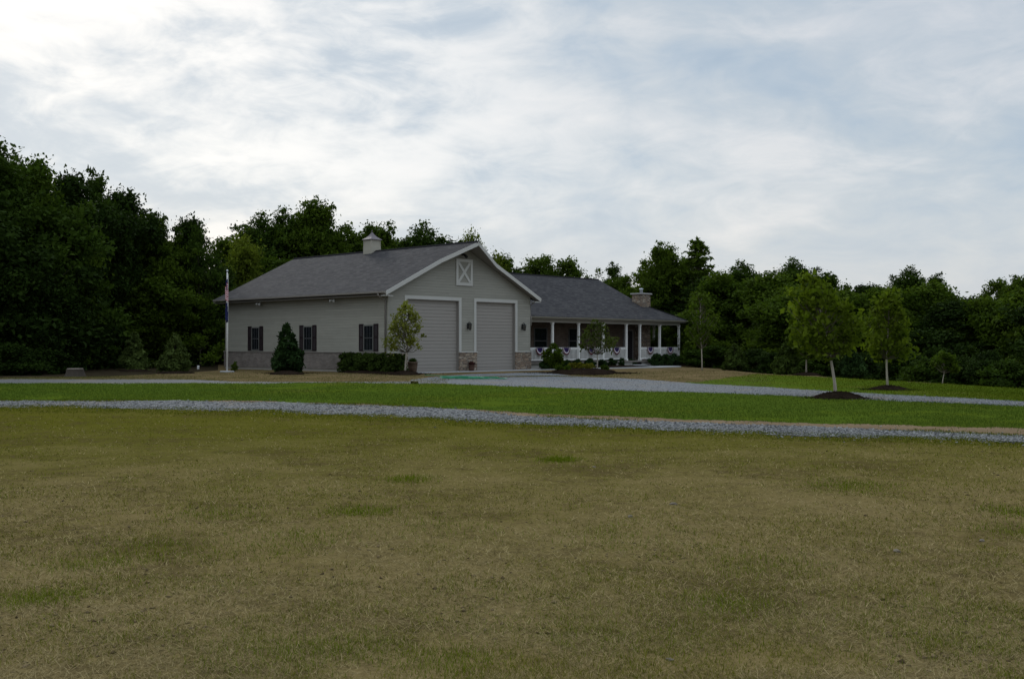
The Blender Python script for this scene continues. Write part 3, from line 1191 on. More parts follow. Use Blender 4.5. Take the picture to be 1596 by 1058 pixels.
# ------------------------------------------------------------------ foliage builders
def leaf_cloud(centers, radii, n, leaf, rng, flat=.8, droop=.0, outward=.6, shell=.55, aspect=1.6, updown=.0):
    """n leaf faces spread over clumps; returns V, F, tint"""
    centers = np.asarray(centers, float)
    radii = np.asarray(radii, float)
    w = radii ** 2
    idx = rng.choice(len(centers), n, p=w / w.sum())
    d = rng.normal(size=(n, 3))
    d /= np.linalg.norm(d, axis=1)[:, None]
    d[:, 2] = np.where((d[:, 2] < -.2) & (rng.random(n) < .55), -d[:, 2], d[:, 2])
    rr = radii[idx] * (shell + (1 - shell) * rng.random(n)) * (1 + .18 * rng.normal(size=n))
    pos = centers[idx] + d * rr[:, None] * np.array([1, 1, flat])
    nrm = d * outward + rng.normal(size=(n, 3)) * .55
    nrm[:, 2] += updown
    nrm /= np.linalg.norm(nrm, axis=1)[:, None]
    a = np.cross(nrm, rng.normal(size=(n, 3)))
    a /= np.linalg.norm(a, axis=1)[:, None] + 1e-9
    a[:, 2] -= droop
    b = np.cross(nrm, a)
    s = leaf * (.65 + .7 * rng.random(n))
    L = (s * aspect * .5)[:, None] * a
    Wd = (s * .5)[:, None] * b
    bend = nrm * (s * .18)[:, None]
    V = np.stack([pos - L, pos + Wd - bend, pos + L * 1.15, pos - Wd - bend], 1).reshape(-1, 3)
    F = np.arange(4 * n).reshape(n, 4)
    base = rng.random(len(centers))
    tint = np.clip(.45 * base[idx] + .55 * rng.random(n), 0, 1)
    return V, F, tint


def limbs_mesh(name, H_, trunk_r, targets, rng, bark, top=.85, seg=6, lean=(0, 0), lim_r=.35):
    bm = BM()
    pts, rad = [], []
    for k in range(7):
        f = k / 6
        pts.append((lean[0] * f * f + .10 * trunk_r * 6 * math.sin(3 * f + 1) * f, lean[1] * f * f + .1 * trunk_r * 6 * math.sin(2.2 * f) * f, f * H_ * top - .1 * (k == 0)))
        rad.append(trunk_r * (1.35 if k == 0 else 1) * (1 - .82 * f))
    tube(bm, pts, rad, 9)
    for c in targets:
        c = np.asarray(c)
        zst = max(.12 * H_, min(c[2] - .12 * H_ - .25 * np.hypot(c[0], c[1]), H_ * top * .95))
        f = zst / (H_ * top)
        i = min(int(f * 6), 5)
        p0 = Vector(pts[i]).lerp(Vector(pts[i + 1]), f * 6 - i)
        p1 = Vector(c)
        mid = p0.lerp(p1, .5) + Vector((0, 0, -.04 * H_))
        r0 = trunk_r * (1 - .8 * f) * lim_r * 1.3
        tube(bm, [p0, mid, p1], [r0, r0 * .6, r0 * .18], 5, cap=False)
    me = bpy.data.meshes.new(name)
    bmesh.ops.recalc_face_normals(bm, faces=bm.faces[:])
    bm.to_mesh(me)
    bm.free()
    me.materials.append(bark)
    return me


def crown_clumps(rng, H_, R, base, prof, n, rc, asym=.25):
    """clump centres inside an envelope; prof(t) gives relative radius, t=0 at the crown base"""
    C, Rd = [], []
    ph = rng.random(4) * 6.28
    for i in range(n):
        t = (i + rng.random()) / n
        z = base + (H_ - base) * t
        ang = i * 2.399 + rng.normal() * .5
        lob = 1 + asym * (math.sin(2 * ang + ph[0] + 3 * t) * .6 + math.sin(3 * ang + ph[1] - 5 * t) * .5)
        r = R * prof(t) * lob * (.35 + .65 * math.sqrt(rng.random()))
        C.append((r * math.cos(ang), r * math.sin(ang), z))
        Rd.append(rc * (.6 + .8 * rng.random()) * (1.1 - .45 * t))
    return np.array(C), np.array(Rd)


P_ROUND = lambda t: max(.12, math.sin(math.pi * min(1, .10 + .90 * t) ** .85) ** .8)
P_FULL = lambda t: max(.15, (1 - .25 * (1 - t)) * math.sqrt(max(0, 1 - t ** 2.4)))
P_TEAR = lambda t: max(.04, (1 - t) ** .46 * (.80 + .20 * min(1, t * 4)))
P_CONE = lambda t: max(.05, (1 - t) ** .8)
P_TALL = lambda t: max(.18, math.sin(math.pi * (.15 + .8 * t)) ** .7)

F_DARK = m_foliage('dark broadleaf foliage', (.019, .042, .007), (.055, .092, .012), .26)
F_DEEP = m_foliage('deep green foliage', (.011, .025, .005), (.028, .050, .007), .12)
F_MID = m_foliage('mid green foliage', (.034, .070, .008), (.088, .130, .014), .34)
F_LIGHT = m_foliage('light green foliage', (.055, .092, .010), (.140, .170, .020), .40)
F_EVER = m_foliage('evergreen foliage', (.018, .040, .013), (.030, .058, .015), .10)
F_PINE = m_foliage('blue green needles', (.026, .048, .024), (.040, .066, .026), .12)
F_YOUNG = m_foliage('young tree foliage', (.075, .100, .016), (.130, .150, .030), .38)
F_YEL = m_foliage('yellow green groundcover', (.10, .11, .012), (.20, .19, .02), .2)
F_RED = m_foliage('dull red foliage', (.055, .020, .020), (.10, .042, .036), .2)

PROTO = {}


def big_crown(rng, H_, R, base, prof, nlobe, rl, nsub, rc):
    """lobes inside the envelope, each carrying many small leafy sprays"""
    C, Rd, LC = [], [], []
    ph = rng.random(3) * 6.28
    for i in range(nlobe):
        t = ((i + .3 + .6 * rng.random()) / nlobe) ** .9
        z = base + (H_ - base) * t * .97
        ang = i * 2.399 + rng.normal() * .6
        k = prof(t) * (1 + .30 * math.sin(2 * ang + ph[0] + 2 * t) + .22 * math.sin(3 * ang + ph[1] - 4 * t))
        r = max(0, R * k - rl * .5) * (.45 + .55 * math.sqrt(rng.random()))
        c = np.array((r * math.cos(ang), r * math.sin(ang), z - rl * .4))
        LC.append(c)
        rr = rl * (.45 + .95 * rng.random()) * (1.15 - .45 * t)
        c[2] += rng.normal() * .35 * rl * .6
        for j in range(nsub):
            d = rng.normal(size=3)
            d /= np.linalg.norm(d)
            d[2] = abs(d[2]) * .9 if rng.random() < .72 else d[2]
            far = rng.random() < .22
            C.append(c + d * rr * ((1.15 + .55 * rng.random()) if far else (.45 + .65 * rng.random())) * np.array((1.1, 1.1, 1.0)))
            Rd.append(rc * ((.30 + .35 * rng.random()) if far else (.5 + .8 * rng.random())))
    return np.array(C), np.array(Rd), np.array(LC)


def spray_leaves(C, Rd, n, leaf, rng, flat, aspect=1.6, nsub=1):
    w = Rd ** 1.6
    idx = rng.choice(len(C), n, p=w / w.sum())
    d = rng.normal(size=(n, 3)) * .55
    pos = C[idx] + d * Rd[idx][:, None] * np.array([1.15, 1.15, flat])
    nrm = rng.normal(size=(n, 3)) * .55
    nrm[:, 2] += .40
    nrm /= np.linalg.norm(nrm, axis=1)[:, None]
    a = np.cross(nrm, rng.normal(size=(n, 3)))
    a /= np.linalg.norm(a, axis=1)[:, None] + 1e-9
    a[:, 2] -= .25
    b = np.cross(nrm, a)
    s_ = leaf * (.6 + .8 * rng.random(n))
    L = (s_ * aspect * .5)[:, None] * a
    Wd = (s_ * .5)[:, None] * b
    bend = nrm * (s_ * .2)[:, None]
    V = np.stack([pos - L, pos + Wd - bend, pos + L * 1.15, pos - Wd - bend], 1).reshape(-1, 3)
    F = np.arange(4 * n).reshape(n, 4)
    lob = rng.random(len(C) // nsub + 1)[idx // nsub]
    tint = np.clip(.30 * lob + .30 * rng.random(len(C))[idx] + .40 * rng.random(n), 0, 1)
    return V, F, tint


def proto(kind, seed, H_, R, base, prof, nlobe, rl, nsub, rc, nleaf, leaf, fmat, bark, trunk_r, flat=.85, aspect=1.6, nlimb=16):
    rng = np.random.default_rng(seed)
    C, Rd, LC = big_crown(rng, H_, R, base, prof, nlobe, rl, nsub, rc)
    V, F, T = spray_leaves(C, Rd, nleaf, leaf, rng, flat, aspect, nsub)
    cm = np_mesh('crown', V, F, [fmat], T)
    tm = limbs_mesh('trunk', H_, trunk_r, np.concatenate([LC, C[rng.permutation(len(C))[:nlimb]]]), rng, bark)
    PROTO[kind] = (cm, tm, V[:, 2].max(), np.quantile(np.hypot(V[:, 0], V[:, 1]), .97))


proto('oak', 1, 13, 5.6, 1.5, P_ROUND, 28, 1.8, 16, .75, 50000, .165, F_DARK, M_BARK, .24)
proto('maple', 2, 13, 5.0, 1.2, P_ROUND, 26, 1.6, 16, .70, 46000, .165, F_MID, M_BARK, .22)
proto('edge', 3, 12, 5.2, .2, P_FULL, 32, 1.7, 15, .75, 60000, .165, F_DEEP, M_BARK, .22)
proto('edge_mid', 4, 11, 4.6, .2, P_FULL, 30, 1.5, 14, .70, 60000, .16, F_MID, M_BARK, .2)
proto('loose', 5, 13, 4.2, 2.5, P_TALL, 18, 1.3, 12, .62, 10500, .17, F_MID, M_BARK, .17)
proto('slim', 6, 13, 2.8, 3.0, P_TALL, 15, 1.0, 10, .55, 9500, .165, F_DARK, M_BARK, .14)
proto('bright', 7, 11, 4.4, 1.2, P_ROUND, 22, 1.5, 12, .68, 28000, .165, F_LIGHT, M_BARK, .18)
def proto_pine(kind, seed, H_, R, base, nleaf, leaf, fmat, bark, trunk_r):
    """a leader with whorls of rising branches that carry tufts of needles"""
    rng = np.random.default_rng(seed)
    C, Rd, tips = [], [], []
    z = base
    while z < H_:
        f = (z - base) / (H_ - base)
        for q in range(5):
            if rng.random() < .15:
                continue
            a = rng.random() * 6.28
            ln = R * (1 - f) ** .75 * (.6 + .5 * rng.random()) + .15
            m = max(2, int(ln / .45))
            for j in range(1, m + 1):
                g = j / m
                C.append((ln * g * math.cos(a), ln * g * math.sin(a), z + ln * g * (.25 + .35 * f) + .1 * rng.normal()))
                Rd.append(.34 * (1.1 - .5 * g))
            tips.append(C[-1])
        z += .42 + .25 * rng.random()
    C += [(0, 0, H_ - .1), (0, 0, H_ + .25)]
    Rd += [.16, .10]
    C, Rd = np.array(C), np.array(Rd)
    V, F, T = spray_leaves(C, Rd, nleaf, leaf, rng, .6, 3.0)
    cm = np_mesh('crown', V, F, [fmat], T)
    tm = limbs_mesh('trunk', H_, trunk_r, np.array(tips), rng, bark, top=1.0)
    PROTO[kind] = (cm, tm, V[:, 2].max(), np.quantile(np.hypot(V[:, 0], V[:, 1]), .97))


proto_pine('pine', 8, 13, 2.4, 2.0, 6500, .14, F_MID, M_BARK, .16)
proto('bush', 9, 3.0, 2.0, .0, P_FULL, 16, .62, 10, .32, 13000, .11, F_DEEP, M_BARK, .07)
proto('bush_mid', 10, 3.0, 2.1, .0, P_FULL, 16, .62, 10, .32, 13000, .11, F_DARK, M_BARK, .07)

TREE_NAME = {'oak': 'oak_tree', 'maple': 'maple_tree', 'edge': 'broadleaf_tree', 'edge_mid': 'broadleaf_tree', 'loose': 'tall_tree', 'slim': 'slender_tree', 'bright': 'light_green_tree', 'pine': 'spiky_tree', 'bush': 'wild_bush', 'bush_mid': 'wild_bush'}


def tree(kind, u, vtop, depth, wpx=None, label=None, group=None, rz=None, z0=None, cat='tree'):
    cm, tm, h0, r0 = PROTO[kind]
    x, y = at(u, depth)
    z = drop(x, y) if z0 is None else z0
    hgt = ztop(vtop, depth) - z
    s = hgt / h0
    sw = s if wpx is None else (wpx * (1.7 if h0 > 5 else 1.15) / FOC * depth) / (2 * r0)
    e = empty(TREE_NAME[kind], (x, y, z - .05), random.random() * 6.28 if rz is None else rz, (sw * random.uniform(.88, 1.14), sw * random.uniform(.88, 1.14), s))
    e.rotation_euler = (random.uniform(-.06, .06), random.uniform(-.06, .06), e.rotation_euler[2])
    tag(e, label, cat, group)
    obj('trunk', tm, e)
    obj('crown', cm, e)
    return e


# ---- the wood on the left
LW = 'trees of the wood on the left'
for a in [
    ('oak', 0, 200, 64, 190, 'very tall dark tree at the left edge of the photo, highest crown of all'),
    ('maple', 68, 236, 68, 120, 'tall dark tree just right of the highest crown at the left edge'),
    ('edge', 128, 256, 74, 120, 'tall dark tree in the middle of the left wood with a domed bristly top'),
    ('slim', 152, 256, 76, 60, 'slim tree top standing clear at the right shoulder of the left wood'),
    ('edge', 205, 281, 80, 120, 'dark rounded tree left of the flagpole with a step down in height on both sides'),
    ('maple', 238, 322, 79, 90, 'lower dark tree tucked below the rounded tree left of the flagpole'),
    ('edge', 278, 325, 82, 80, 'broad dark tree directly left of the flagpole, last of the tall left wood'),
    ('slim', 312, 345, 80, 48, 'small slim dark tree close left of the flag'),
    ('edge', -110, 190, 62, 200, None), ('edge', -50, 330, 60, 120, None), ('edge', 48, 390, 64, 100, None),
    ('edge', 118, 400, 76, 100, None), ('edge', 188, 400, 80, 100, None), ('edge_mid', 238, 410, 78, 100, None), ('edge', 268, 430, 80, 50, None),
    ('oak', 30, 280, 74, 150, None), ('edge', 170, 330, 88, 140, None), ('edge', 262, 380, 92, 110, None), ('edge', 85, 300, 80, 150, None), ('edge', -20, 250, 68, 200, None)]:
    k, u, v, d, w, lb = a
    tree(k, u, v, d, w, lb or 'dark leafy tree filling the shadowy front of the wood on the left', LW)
for i, (u, v, d, w) in enumerate([(-60, 520, 57, 120), (10, 530, 57, 110), (60, 540, 59, 80), (100, 530, 66, 60), (150, 540, 82, 60), (245, 535, 84, 60), (318, 520, 92, 60)]):
    tree('bush', u, v, d, w, 'dark undergrowth bush at the foot of the wood on the left', 'undergrowth bushes below the left wood', cat='bush')

# ---- behind the garage
BW = 'trees behind the garage'
for a in [
    ('bright', 372, 352, 92, 100, 'thin light green tree with sky showing through, right behind the flag'),
    ('loose', 345, 362, 98, 70, 'loose small tree with sky gaps between flag and left wood'),
    ('oak', 400, 325, 100, 130, 'domed dark tree above the rear end of the garage roof'),
    ('oak', 455, 318, 102, 130, 'dark tree with a flat bumpy top left of the tallest tree behind the garage'),
    ('maple', 482, 301, 101, 110, 'tallest tree behind the garage with a knob of foliage on top'),
    ('maple', 520, 345, 100, 80, 'mid green tree on the right shoulder of the tallest tree behind the garage'),
    ('loose', 545, 352, 103, 70, 'thin gappy tree left of the cupola'),
    ('maple', 592, 342, 104, 90, 'rounded green tree directly behind the cupola'),
    ('oak', 655, 338, 106, 110, 'broad rounded tree right of the cupola above the garage ridge'),
    ('bright', 722, 347, 104, 65, 'pointed bright green tree just left of the gable peak'),
    ('bright', 768, 382, 100, 70, 'bright green tree emerging right behind the gable peak'),
    ('maple', 790, 392, 101, 60, 'small green tree sloping down right of the gable peak'),
    ('loose', 430, 395, 94, 110, None), ('maple', 440, 425, 92, 90, None), ('edge', 532, 364, 104, 160, None), ('edge', 622, 366, 106, 170, None), ('bright', 382, 425, 90, 60, None), ('edge', 695, 364, 108, 140, None), ('loose', 357, 440, 86, 50, None)]:
    k, u, v, d, w, lb = a
    tree(k, u, v, d, w, lb or 'dark leafy tree filling the low gaps behind the garage roof', BW)

# ---- behind the wing
WW = 'trees behind the porch wing'
for a in [
    ('loose', 848, 392, 108, 62, 'loose rounded tree above the left part of the wing ridge'),
    ('loose', 893, 397, 108, 70, 'loose spreading tree above the middle of the wing ridge'),
    ('slim', 952, 405, 106, 45, 'small tree with a thin pointed leader above the right end of the wing ridge'),
    ('loose', 975, 425, 104, 60, 'low gappy tree left of the stone chimney'),
    ('maple', 1032, 374, 100, 75, 'tall leafy tree rising behind the stone chimney'),
    ('pine', 1095, 366, 98, 52, 'tall loose tree with a spiky leader right of the stone chimney'),
    ('loose', 1066, 395, 104, 60, 'gappy tree between the tall leafy tree and the one with the spiky leader'),
    ('loose', 1010, 412, 112, 70, 'gappy tree beyond the stone chimney with sky between its leaves'),
    ('loose', 950, 440, 110, 80, None), ('edge', 1040, 432, 100, 110, None), ('loose', 1000, 440, 106, 60, None), ('edge', 1112, 424, 94, 90, None), ('edge_mid', 1075, 480, 86, 80, None), ('edge', 866, 424, 116, 150, None)]:
    k, u, v, d, w, lb = a
    tree(k, u, v, d, w, lb or 'dark leafy tree low in the wood behind the porch wing', WW)

# ---- the wood on the right
RW = 'trees of the wood on the right'
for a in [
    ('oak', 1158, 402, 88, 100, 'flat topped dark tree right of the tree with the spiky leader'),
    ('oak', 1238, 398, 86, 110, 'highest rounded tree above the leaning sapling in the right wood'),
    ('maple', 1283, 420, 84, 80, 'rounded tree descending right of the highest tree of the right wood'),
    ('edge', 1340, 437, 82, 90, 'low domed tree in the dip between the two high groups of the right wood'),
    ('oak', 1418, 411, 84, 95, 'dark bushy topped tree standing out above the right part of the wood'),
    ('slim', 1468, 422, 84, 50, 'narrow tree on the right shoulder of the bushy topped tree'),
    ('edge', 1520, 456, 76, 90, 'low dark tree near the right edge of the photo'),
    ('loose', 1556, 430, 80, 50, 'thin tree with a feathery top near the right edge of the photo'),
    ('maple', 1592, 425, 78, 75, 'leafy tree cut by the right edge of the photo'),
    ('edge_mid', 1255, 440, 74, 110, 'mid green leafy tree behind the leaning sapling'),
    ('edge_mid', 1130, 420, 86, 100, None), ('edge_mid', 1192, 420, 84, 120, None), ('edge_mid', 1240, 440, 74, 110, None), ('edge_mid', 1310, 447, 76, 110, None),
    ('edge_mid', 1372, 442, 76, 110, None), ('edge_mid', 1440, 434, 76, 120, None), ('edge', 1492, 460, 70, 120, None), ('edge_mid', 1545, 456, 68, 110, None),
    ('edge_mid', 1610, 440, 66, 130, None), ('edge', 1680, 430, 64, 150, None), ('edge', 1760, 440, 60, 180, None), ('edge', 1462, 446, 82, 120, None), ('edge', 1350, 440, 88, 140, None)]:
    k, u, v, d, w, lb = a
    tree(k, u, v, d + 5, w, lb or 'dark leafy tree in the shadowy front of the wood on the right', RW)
for i, (u, v, d, w) in enumerate([(1110, 535, 74, 70), (1180, 540, 66, 70), (1200, 545, 61, 60), (1275, 545, 57, 70), (1340, 545, 54.5, 80), (1400, 548, 52.5, 80), (1440, 552, 50.5, 80), (1490, 550, 48.5, 80), (1530, 556, 47, 80), (1580, 555, 45.5, 90), (1640, 560, 44, 90), (1300, 530, 60, 90), (1380, 528, 58, 90), (1460, 535, 55, 90), (1540, 540, 52, 90)]):
    tree('bush' if i % 3 else 'bush_mid', u, v, d + 6, w, 'dark undergrowth bush along the lawn edge of the wood on the right', 'undergrowth bushes below the right wood', cat='bush')

# ---- garden shrubs
def shrub(name, x, y, H_, R, prof, seed, ncl, rc, nleaf, leaf, fm, label, group, cat='shrub', base=.05, z=0.0, updown=0.0, aspect=1.6, sq=(1, 1)):
    rng = np.random.default_rng(seed)
    C, Rd = crown_clumps(rng, H_ - rc * .5, R - rc * .5, base + rc * .4, prof, ncl, rc, .12)
    if prof is P_TEAR:
        tt = np.clip(C[:, 2] / H_, 0, 1)
        Rd = Rd * (1.25 - .85 * tt)
        C = np.concatenate([C, [(0, 0, H_ * .93), (.02, 0, H_ * .99), (0, .03, H_ * 1.03)]])
        Rd = np.concatenate([Rd, [.16 * rc / .2, .10 * rc / .2, .05 * rc / .2]])
    V, F, T = leaf_cloud(C, Rd, nleaf, leaf, rng, .8, shell=.4, updown=updown, aspect=aspect)
    V[:, 0] *= sq[0]
    V[:, 1] *= sq[1]
    e = empty(name, (x, y, z), seed * 1.7)
    tag(e, label, cat, group)
    obj('foliage', np_mesh('foliage', V, F, [fm], T), e)
    obj('stem', limbs_mesh('stem', H_, .035 * H_ ** .5, C[:8], rng, M_BARK), e)
    return e


P_EGG = lambda t: max(.08, (math.sin(math.pi * (.30 + .70 * t)) ** .75))
EC = 'conical evergreen shrubs'


def evergreen(u, vbase, vtop, wpx, seed, label, group=EC, fm=None):
    x, y = G(u, vbase)
    h = (vbase - vtop) / FOC * y
    r = wpx / FOC * y / 2
    return shrub('evergreen_shrub', x, y, h, r, P_TEAR, seed, 60, .16 * h ** .7, 9000, .085 + .012 * h, fm or F_EVER, label, group, aspect=2.2)


evergreen(447, 581, 508, 54, 21, 'plump dark egg shaped evergreen in front of the garage side wall')
evergreen(210, 577, 520, 48, 22, 'conical evergreen below the left wood, farther from the flagpole', fm=m_foliage('grey green evergreen', (.055, .085, .022), (.095, .130, .032), .15))
evergreen(273, 580, 523, 52, 23, 'conical evergreen below the left wood, nearer the flagpole', fm=m_foliage('grey green evergreen', (.055, .085, .022), (.095, .130, .032), .15))
evergreen(1145, 577, 538, 42, 24, 'squat conical evergreen at the right end of the house bed', fm=m_foliage('duller evergreen', (.045, .075, .016), (.075, .11, .022), .15))
evergreen(1226, 583, 536, 48, 25, 'dark conical evergreen in front of the right wood, right of the squat one', fm=MATS['duller evergreen'])
evergreen(1330, 586, 548, 44, 26, 'dark conical evergreen in the shade between the two larger saplings')

HB = 'box shaped hedge shrubs by the garage'
M_HEDGE = m_foliage('hedge foliage', (.028, .050, .010), (.050, .078, .014), .15)
for i, (u, d, lb) in enumerate([(543, 63.2, 'clipped end hedge shrub, farthest from the garage corner'), (566, 62.2, 'second hedge shrub from the far end of the short hedge'), (590, 61.2, 'third hedge shrub, next to the last one at the garage corner'), (616, 60.2, 'hedge shrub at the garage corner behind the slim tree')]):
    x, y = at(u, d)
    shrub('hedge_shrub', x, y, 1.20, .62, lambda t: .95 - .25 * max(0, t - .8) * 4, 31 + i, 44, .26, 5200, .085, M_HEDGE, lb, HB)

RB = 'round box shrubs along the porch'
names = ['round boxwood nearest the garage pier, left end of the porch row', 'second round boxwood from the garage pier', 'round boxwood below the second bunting', 'round boxwood just right of the second bunting', 'round boxwood below the third bunting left of the thin tree', 'round boxwood directly behind the thin tree trunk', 'round boxwood below the fourth bunting', 'round boxwood left of the last one before the walk', 'round boxwood last before the curved walk']
for i, u in enumerate([849, 865, 884, 900, 918.5, 938, 952, 967, 983]):
    d = 70.2 + (u - 849) * .074
    x, y = at(u, d)
    shrub('boxwood', x, y, (.66 + .05 * math.sin(i * 2.1)), .43 + .03 * math.sin(i * 3.3), P_ROUND, 41 + i, 26, .17, 3000, .055, F_EVER, names[i], RB)
names = ['round boxwood right of the curved walk at the porch step', 'middle boxwood right of the curved walk', 'boxwood at the right end of the porch front']
for i, (u, d) in enumerate([(1023, 80.5), (1038, 81.5), (1050, 82.0)]):
    x, y = at(u, d)
    shrub('boxwood', x, y, .98, .62, P_ROUND, 55 + i, 28, .24, 3400, .07, F_EVER, names[i], RB)
p = H(13.2, -1.1)
shrub('leafy_shrub', p.x + .1, p.y, 1.75, .75, P_ROUND, 61, 24, .28, 2600, .10, F_MID, 'taller green leafy shrub beside the right stone pier of the garage', None)
for i, (u, v, lb) in enumerate([(872, 580.5, 'small dark green tuft at the left tip of the front mulch bed'), (884, 581.5, 'small dark green tuft in the left part of the front mulch bed'), (943, 581, 'small dark green tuft at the right part of the front mulch bed')]):
    x, y = G(u, v)
    shrub('low_plant', x, y, .38, .30, P_FULL, 165 + i, 12, .12, 700, .06, F_MID, lb, 'small green tufts in the front bed', 'plant', z=.1)
for i, (u, v, lb) in enumerate([(893, 579, 'low yellow green plant at the left of the front mulch bed'), (905, 579, 'second low yellow green plant in the front mulch bed'), (919, 579.5, 'low yellow green plant nearest the thin tree trunk')]):
    x, y = G(u, v)
    shrub('low_plant', x, y, .42, .42, P_FULL, 65 + i, 16, .14, 1200, .07, F_YEL, lb, 'yellow green plants in the front bed', 'plant', z=.12)
for i, (u, d, h, lb) in enumerate([(1072, 83, 1.9, 'loose leafy shrub at the right corner of the porch'), (1088, 82, 1.3, 'shrub left of the birch like slim tree trunk'), (1108, 82, 1.2, 'shrub right of the slim tree by the house bed'), (1125, 80, 1.1, 'low shrub left of the squat conical evergreen')]):
    x, y = at(u, d)
    shrub('bed_shrub', x, y, h, .75, P_ROUND, 70 + i, 22, .28, 2600, .09, F_DARK if i else F_MID, lb.replace('birch like ', ''), 'shrubs in the right house bed')


# ---- mulch
def mound(u, vbase, wpx, hpx, label, seed, group='mulch mounds', sy=1.0):
    x, y = G(u, vbase)
    r = wpx / FOC * y / 2
    h = hpx / FOC * y
    rng = np.random.default_rng(seed)
    nr, ns = 14, 48
    V = [(0, 0, h)]
    for i in range(1, nr + 1):
        f = i / nr
        for k in range(ns):
            a = 2 * math.pi * k / ns
            rad = r * f * (1 + .08 * math.sin(2 * a + seed) + .05 * math.sin(5 * a + seed * 2) + .02 * rng.normal())
            z = h * (1 - f * f) ** .8 * (1 + .10 * rng.normal()) + .03 * rng.random() * (f < 1)
            V.append((rad * math.cos(a), rad * math.sin(a) * sy, z if f < 1 else -.03))
    bmx = BM()
    vs = [bmx.verts.new(p) for p in V]
    for k in range(ns):
        bmx.faces.new((vs[0], vs[1 + k], vs[1 + (k + 1) % ns]))
        for i in range(nr - 1):
            a, b = 1 + i * ns, 1 + (i + 1) * ns
            bmx.faces.new((vs[a + k], vs[b + k], vs[b + (k + 1) % ns], vs[a + (k + 1) % ns]))
    o = obj('mulch_mound', bmx, None, M_MULCH)
    o.location = (x, y, drop(x, y))
    tag(o, label, 'mulch mound', group)
    return o


mound(1306, 621, 76, 9.5, 'large dark mulch mound at the foot of the leaning sapling', 1)
mound(1384, 607.5, 56, 6, 'dark mulch mound under the straight sapling on the side lawn', 2)
mound(1258, 585, 42, 4, 'small mulch mound at the edge of the right wood', 3)
mound(447, 583.5, 58, 5, 'mulch ring under the egg shaped evergreen', 4)
mound(632, 584, 52, 5.5, 'mulch ring around the slim tree by the garage corner', 5)
mound(273, 582, 58, 3, 'mulch ring under the conical evergreen nearer the flagpole', 6)
mound(210, 579, 52, 3, 'mulch ring under the conical evergreen farther from the flagpole', 16)


def bed(name, pts, z, label, group='mulch beds'):
    pts = smooth(pts + [pts[0]], 6)[:-1]
    c = np.mean(np.array(pts), 0)
    pts = [(c[0] + (p[0] - c[0]) * (1 + .05 * math.sin(i * 1.9) + .04 * math.sin(i * .83 + 1)), c[1] + (p[1] - c[1]) * (1 + .05 * math.sin(i * 1.9) + .04 * math.sin(i * .83 + 1))) for i, p in enumerate(pts)]
    bmx = BM()
    rings = []
    for f, zz in ((1.0, -.03), (.93, z * .28), (.82, z * .55), (.65, z * .85), (.4, z * 1.1)):
        rings.append([bmx.verts.new((c[0] + (p[0] - c[0]) * f, c[1] + (p[1] - c[1]) * f, zz + (.05 * random.random() if f < 1 else 0))) for p in pts])
    n = len(pts)
    for a, b in zip(rings, rings[1:]):
        for k in range(n):
            bmx.faces.new((a[k], a[(k + 1) % n], b[(k + 1) % n], b[k]))
    bmx.faces.new(rings[-1])
    o = obj('mulch_bed', bmx, None, M_MULCH)
    tag(o, label, 'mulch bed', group)


bed('b', [at(526, 64.2), at(560, 63.2), at(595, 62.0), at(622, 60.9), at(640, 60.0), at(630, 58.6), at(595, 59.4), at(560, 60.6), at(532, 62.0)], .10, 'dark mulch bed below the hedge along the garage wall')
bed('b', [P2(12.8, -.45), P2(14.2, .3), P2(18, .55), P2(23.6, .5), P2(24.0, -.6), P2(23.6, -1.5), P2(21.6, -1.7), P2(18.0, -1.25), P2(14.6, -.75)], .12, 'dark mulch bed between the porch and the curved walk')
fb = [G(858, 580.5), G(885, 578.8), G(915, 579), G(940, 579), G(958, 580.3), G(953, 583.5), G(930, 585), G(900, 584.8), G(872, 583)]
bed('b', fb, .20, 'raised dark mulch bed in front of the walk around the thin tree')
bed('b', [P2(26.9, .5), P2(30.9, .5), P2(31.6, 1.6), P2(33.5, 2.0), P2(36.5, 2.2), P2(36.2, .2), P2(33, -.9), P2(29.5, -1.1), P2(27.4, -.5)], .10, 'dark mulch bed at the right end of the porch')


